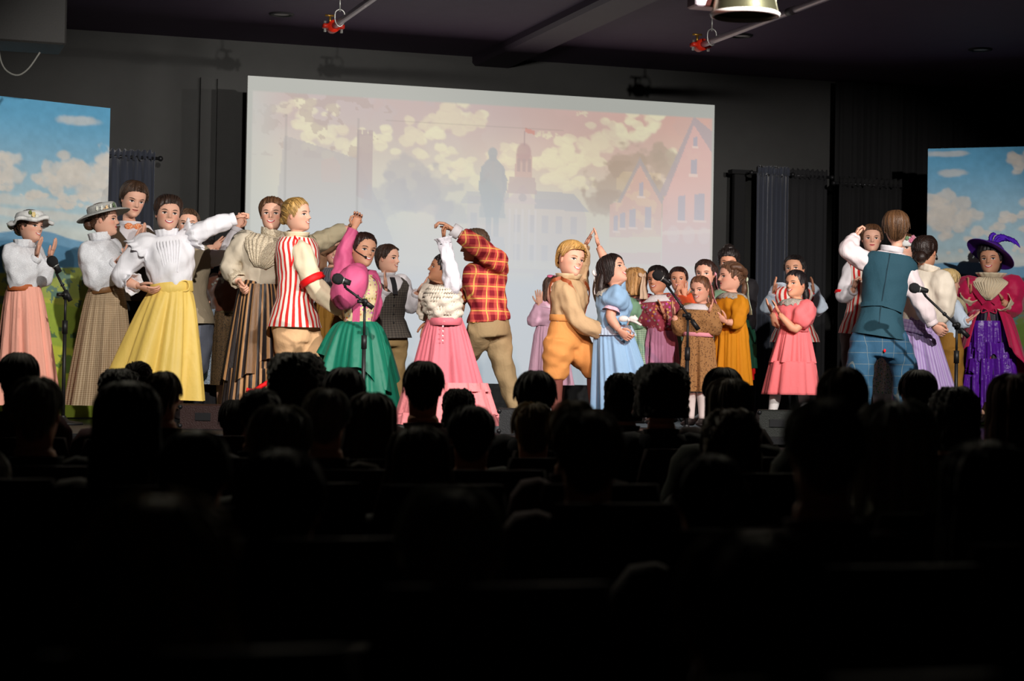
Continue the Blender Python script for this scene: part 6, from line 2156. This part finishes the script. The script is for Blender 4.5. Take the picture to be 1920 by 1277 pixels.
SPECT = [
 ('dark haired spectator silhouetted against the salmon skirt, far left', 35, 664, 74, 'short', DK),
 ('balding grey spectator right beside the left microphone stand', 68, 714, 94, 'bald', GY),
 ('spectator with small bun just below the left side of the yellow skirt', 258, 679, 56, 'up', DK),
 ('spectator with tousled dark hair below the checked beige skirt', 222, 692, 84, 'curly', DK),
 ('large dark long haired head in front of the yellow skirt hem', 237, 716, 150, 'long', DK),
 ('bald spectator with visible ear right below the yellow skirt', 305, 700, 66, 'bald', BR),
 ('blurred dark head in front of the brown stage monitor', 365, 812, 132, 'short', DK),
 ('spectator with large round afro below the red striped waistcoat', 555, 664, 104, 'afro', DK),
 ('spectator with pinned up dark hair below the brown striped skirt', 487, 729, 80, 'up', DK),
 ('small dark head left of the pinned up hair, beside the brown monitor', 440, 752, 60, 'short', DK),
 ('dark round head with faint grey rim below the brown striped skirt', 525, 769, 114, 'short', GY),
 ('grey haired spectator with bright rim left of the emerald skirt', 612, 735, 84, 'short', (150, 148, 144)),
 ('blurred big head in the fourth dark row, left of centre', 525, 850, 166, 'short', DK),
 ('small dark head directly below the emerald green skirt', 645, 692, 78, 'short', DK),
 ('spectator with long brown hair below the emerald green skirt', 697, 739, 108, 'long', BR),
 ('short haired spectator with bare neck in front of the rose skirt', 794, 680, 78, 'short', DK),
 ('small dark head over the flounce of the rose skirt', 860, 729, 68, 'curly', DK),
 ('round dark head below the rose skirt ruffle', 884, 764, 88, 'short', DK),
 ('dark oval head between plaid jacket leg and orange breeches', 1004, 698, 78, 'short', DK),
 ('spectator with light rimmed hair in front of the black wedge monitor', 1000, 761, 78, 'short', BL),
 ('spectator with rounded hair below the orange breeches', 1074, 758, 88, 'short', BL),
 ('broad headed spectator with short hair below the blue dress', 1103, 778, 128, 'short', BR),
 ('spectator with curly tied hair in front of the blue dress', 1169, 700, 80, 'curly', DK),
 ('spectator with big frizzy hair left of the calico dress', 1240, 684, 100, 'afro', DK),
 ('spectator with very long hair spreading below the rose skirt', 785, 803, 134, 'long', BR),
 ('very blurred grey rimmed head near the centre bottom', 845, 930, 194, 'short', GY),
 ('dark head directly below the ochre dress', 1355, 692, 74, 'short', DK),
 ('spectator with long light brown hair below the ochre dress', 1367, 712, 98, 'long', BR),
 ('spectator with rounded brown hair and pale rim left of the right monitor', 1370, 768, 124, 'curly', BR),
 ('blurred dark head under the rounded brown hair', 1330, 858, 136, 'short', DK),
 ('broad grey rimmed head below the coral dress', 1544, 758, 144, 'short', GY),
 ('brown haired spectator with ear visible left of the teal trousers', 1579, 694, 90, 'bald', BR),
 ('square short haired head below the lavender skirt', 1721, 696, 70, 'short', DK),
 ('dark wavy head in front of the purple ruffled skirt', 1789, 726, 106, 'curly', DK),
 ('small dark head in front of the dark wavy one, right side', 1774, 781, 74, 'short', DK),
 ('spectator with pale grey hair catching light, right of centre', 1680, 756, 166, 'long', (138, 138, 134)),
 ('huge blurred brown rimmed head at the bottom right of centre', 1415, 1016, 280, 'short', BR),
 ('spectator with wavy auburn hair at the right edge', 1902, 704, 112, 'long', (92, 58, 40)),
 ('large dark long haired head at the lower right edge', 1850, 830, 200, 'long', DK),
 ('huge blurred blond rimmed head at the bottom left', 300, 938, 330, 'long', (140, 116, 70)),
 ('grey head cut by the left edge of the picture', -38, 846, 110, 'short', (150, 148, 144)),
]
# rows: nobody sits in another's lap, nobody on the stage
PLACE, _pl = {}, []
for a in sorted(SPECT, key=lambda q: -F * WM[q[4]] / q[3]):
    d0 = min(10.6, F * WM[a[4]] / a[3])
    best = None
    for k_ in range(200):
        for sg in (1, -1):
            d = d0 + sg * k_ * .05
            if not 2.3 <= d <= 11.0:
                continue
            if all(abs((a[1] - 960) / F * d - (x_ - 960) / F * d_) > .42 or abs(d - d_) > .80 for x_, d_ in _pl):
                best = d; break
        if best:
            break
    PLACE[a[0]] = best or d0; _pl.append((a[1], best or d0))
for i, a in enumerate(SPECT):
    kw = {}
    if a[1] == 785: kw = dict(L=1.5, flare=.22)
    if a[1] == 697: kw = dict(L=1.2, flare=.10)
    if a[1] == 1680: kw = dict(L=.75, flare=.05)
    if a[1] == 300: kw = dict(L=1.5, flare=.16)
    if a[1] == 237: kw = dict(L=.9)
    if a[1] == 794: kw = dict(cl=5)
    spectator(*a, **kw)
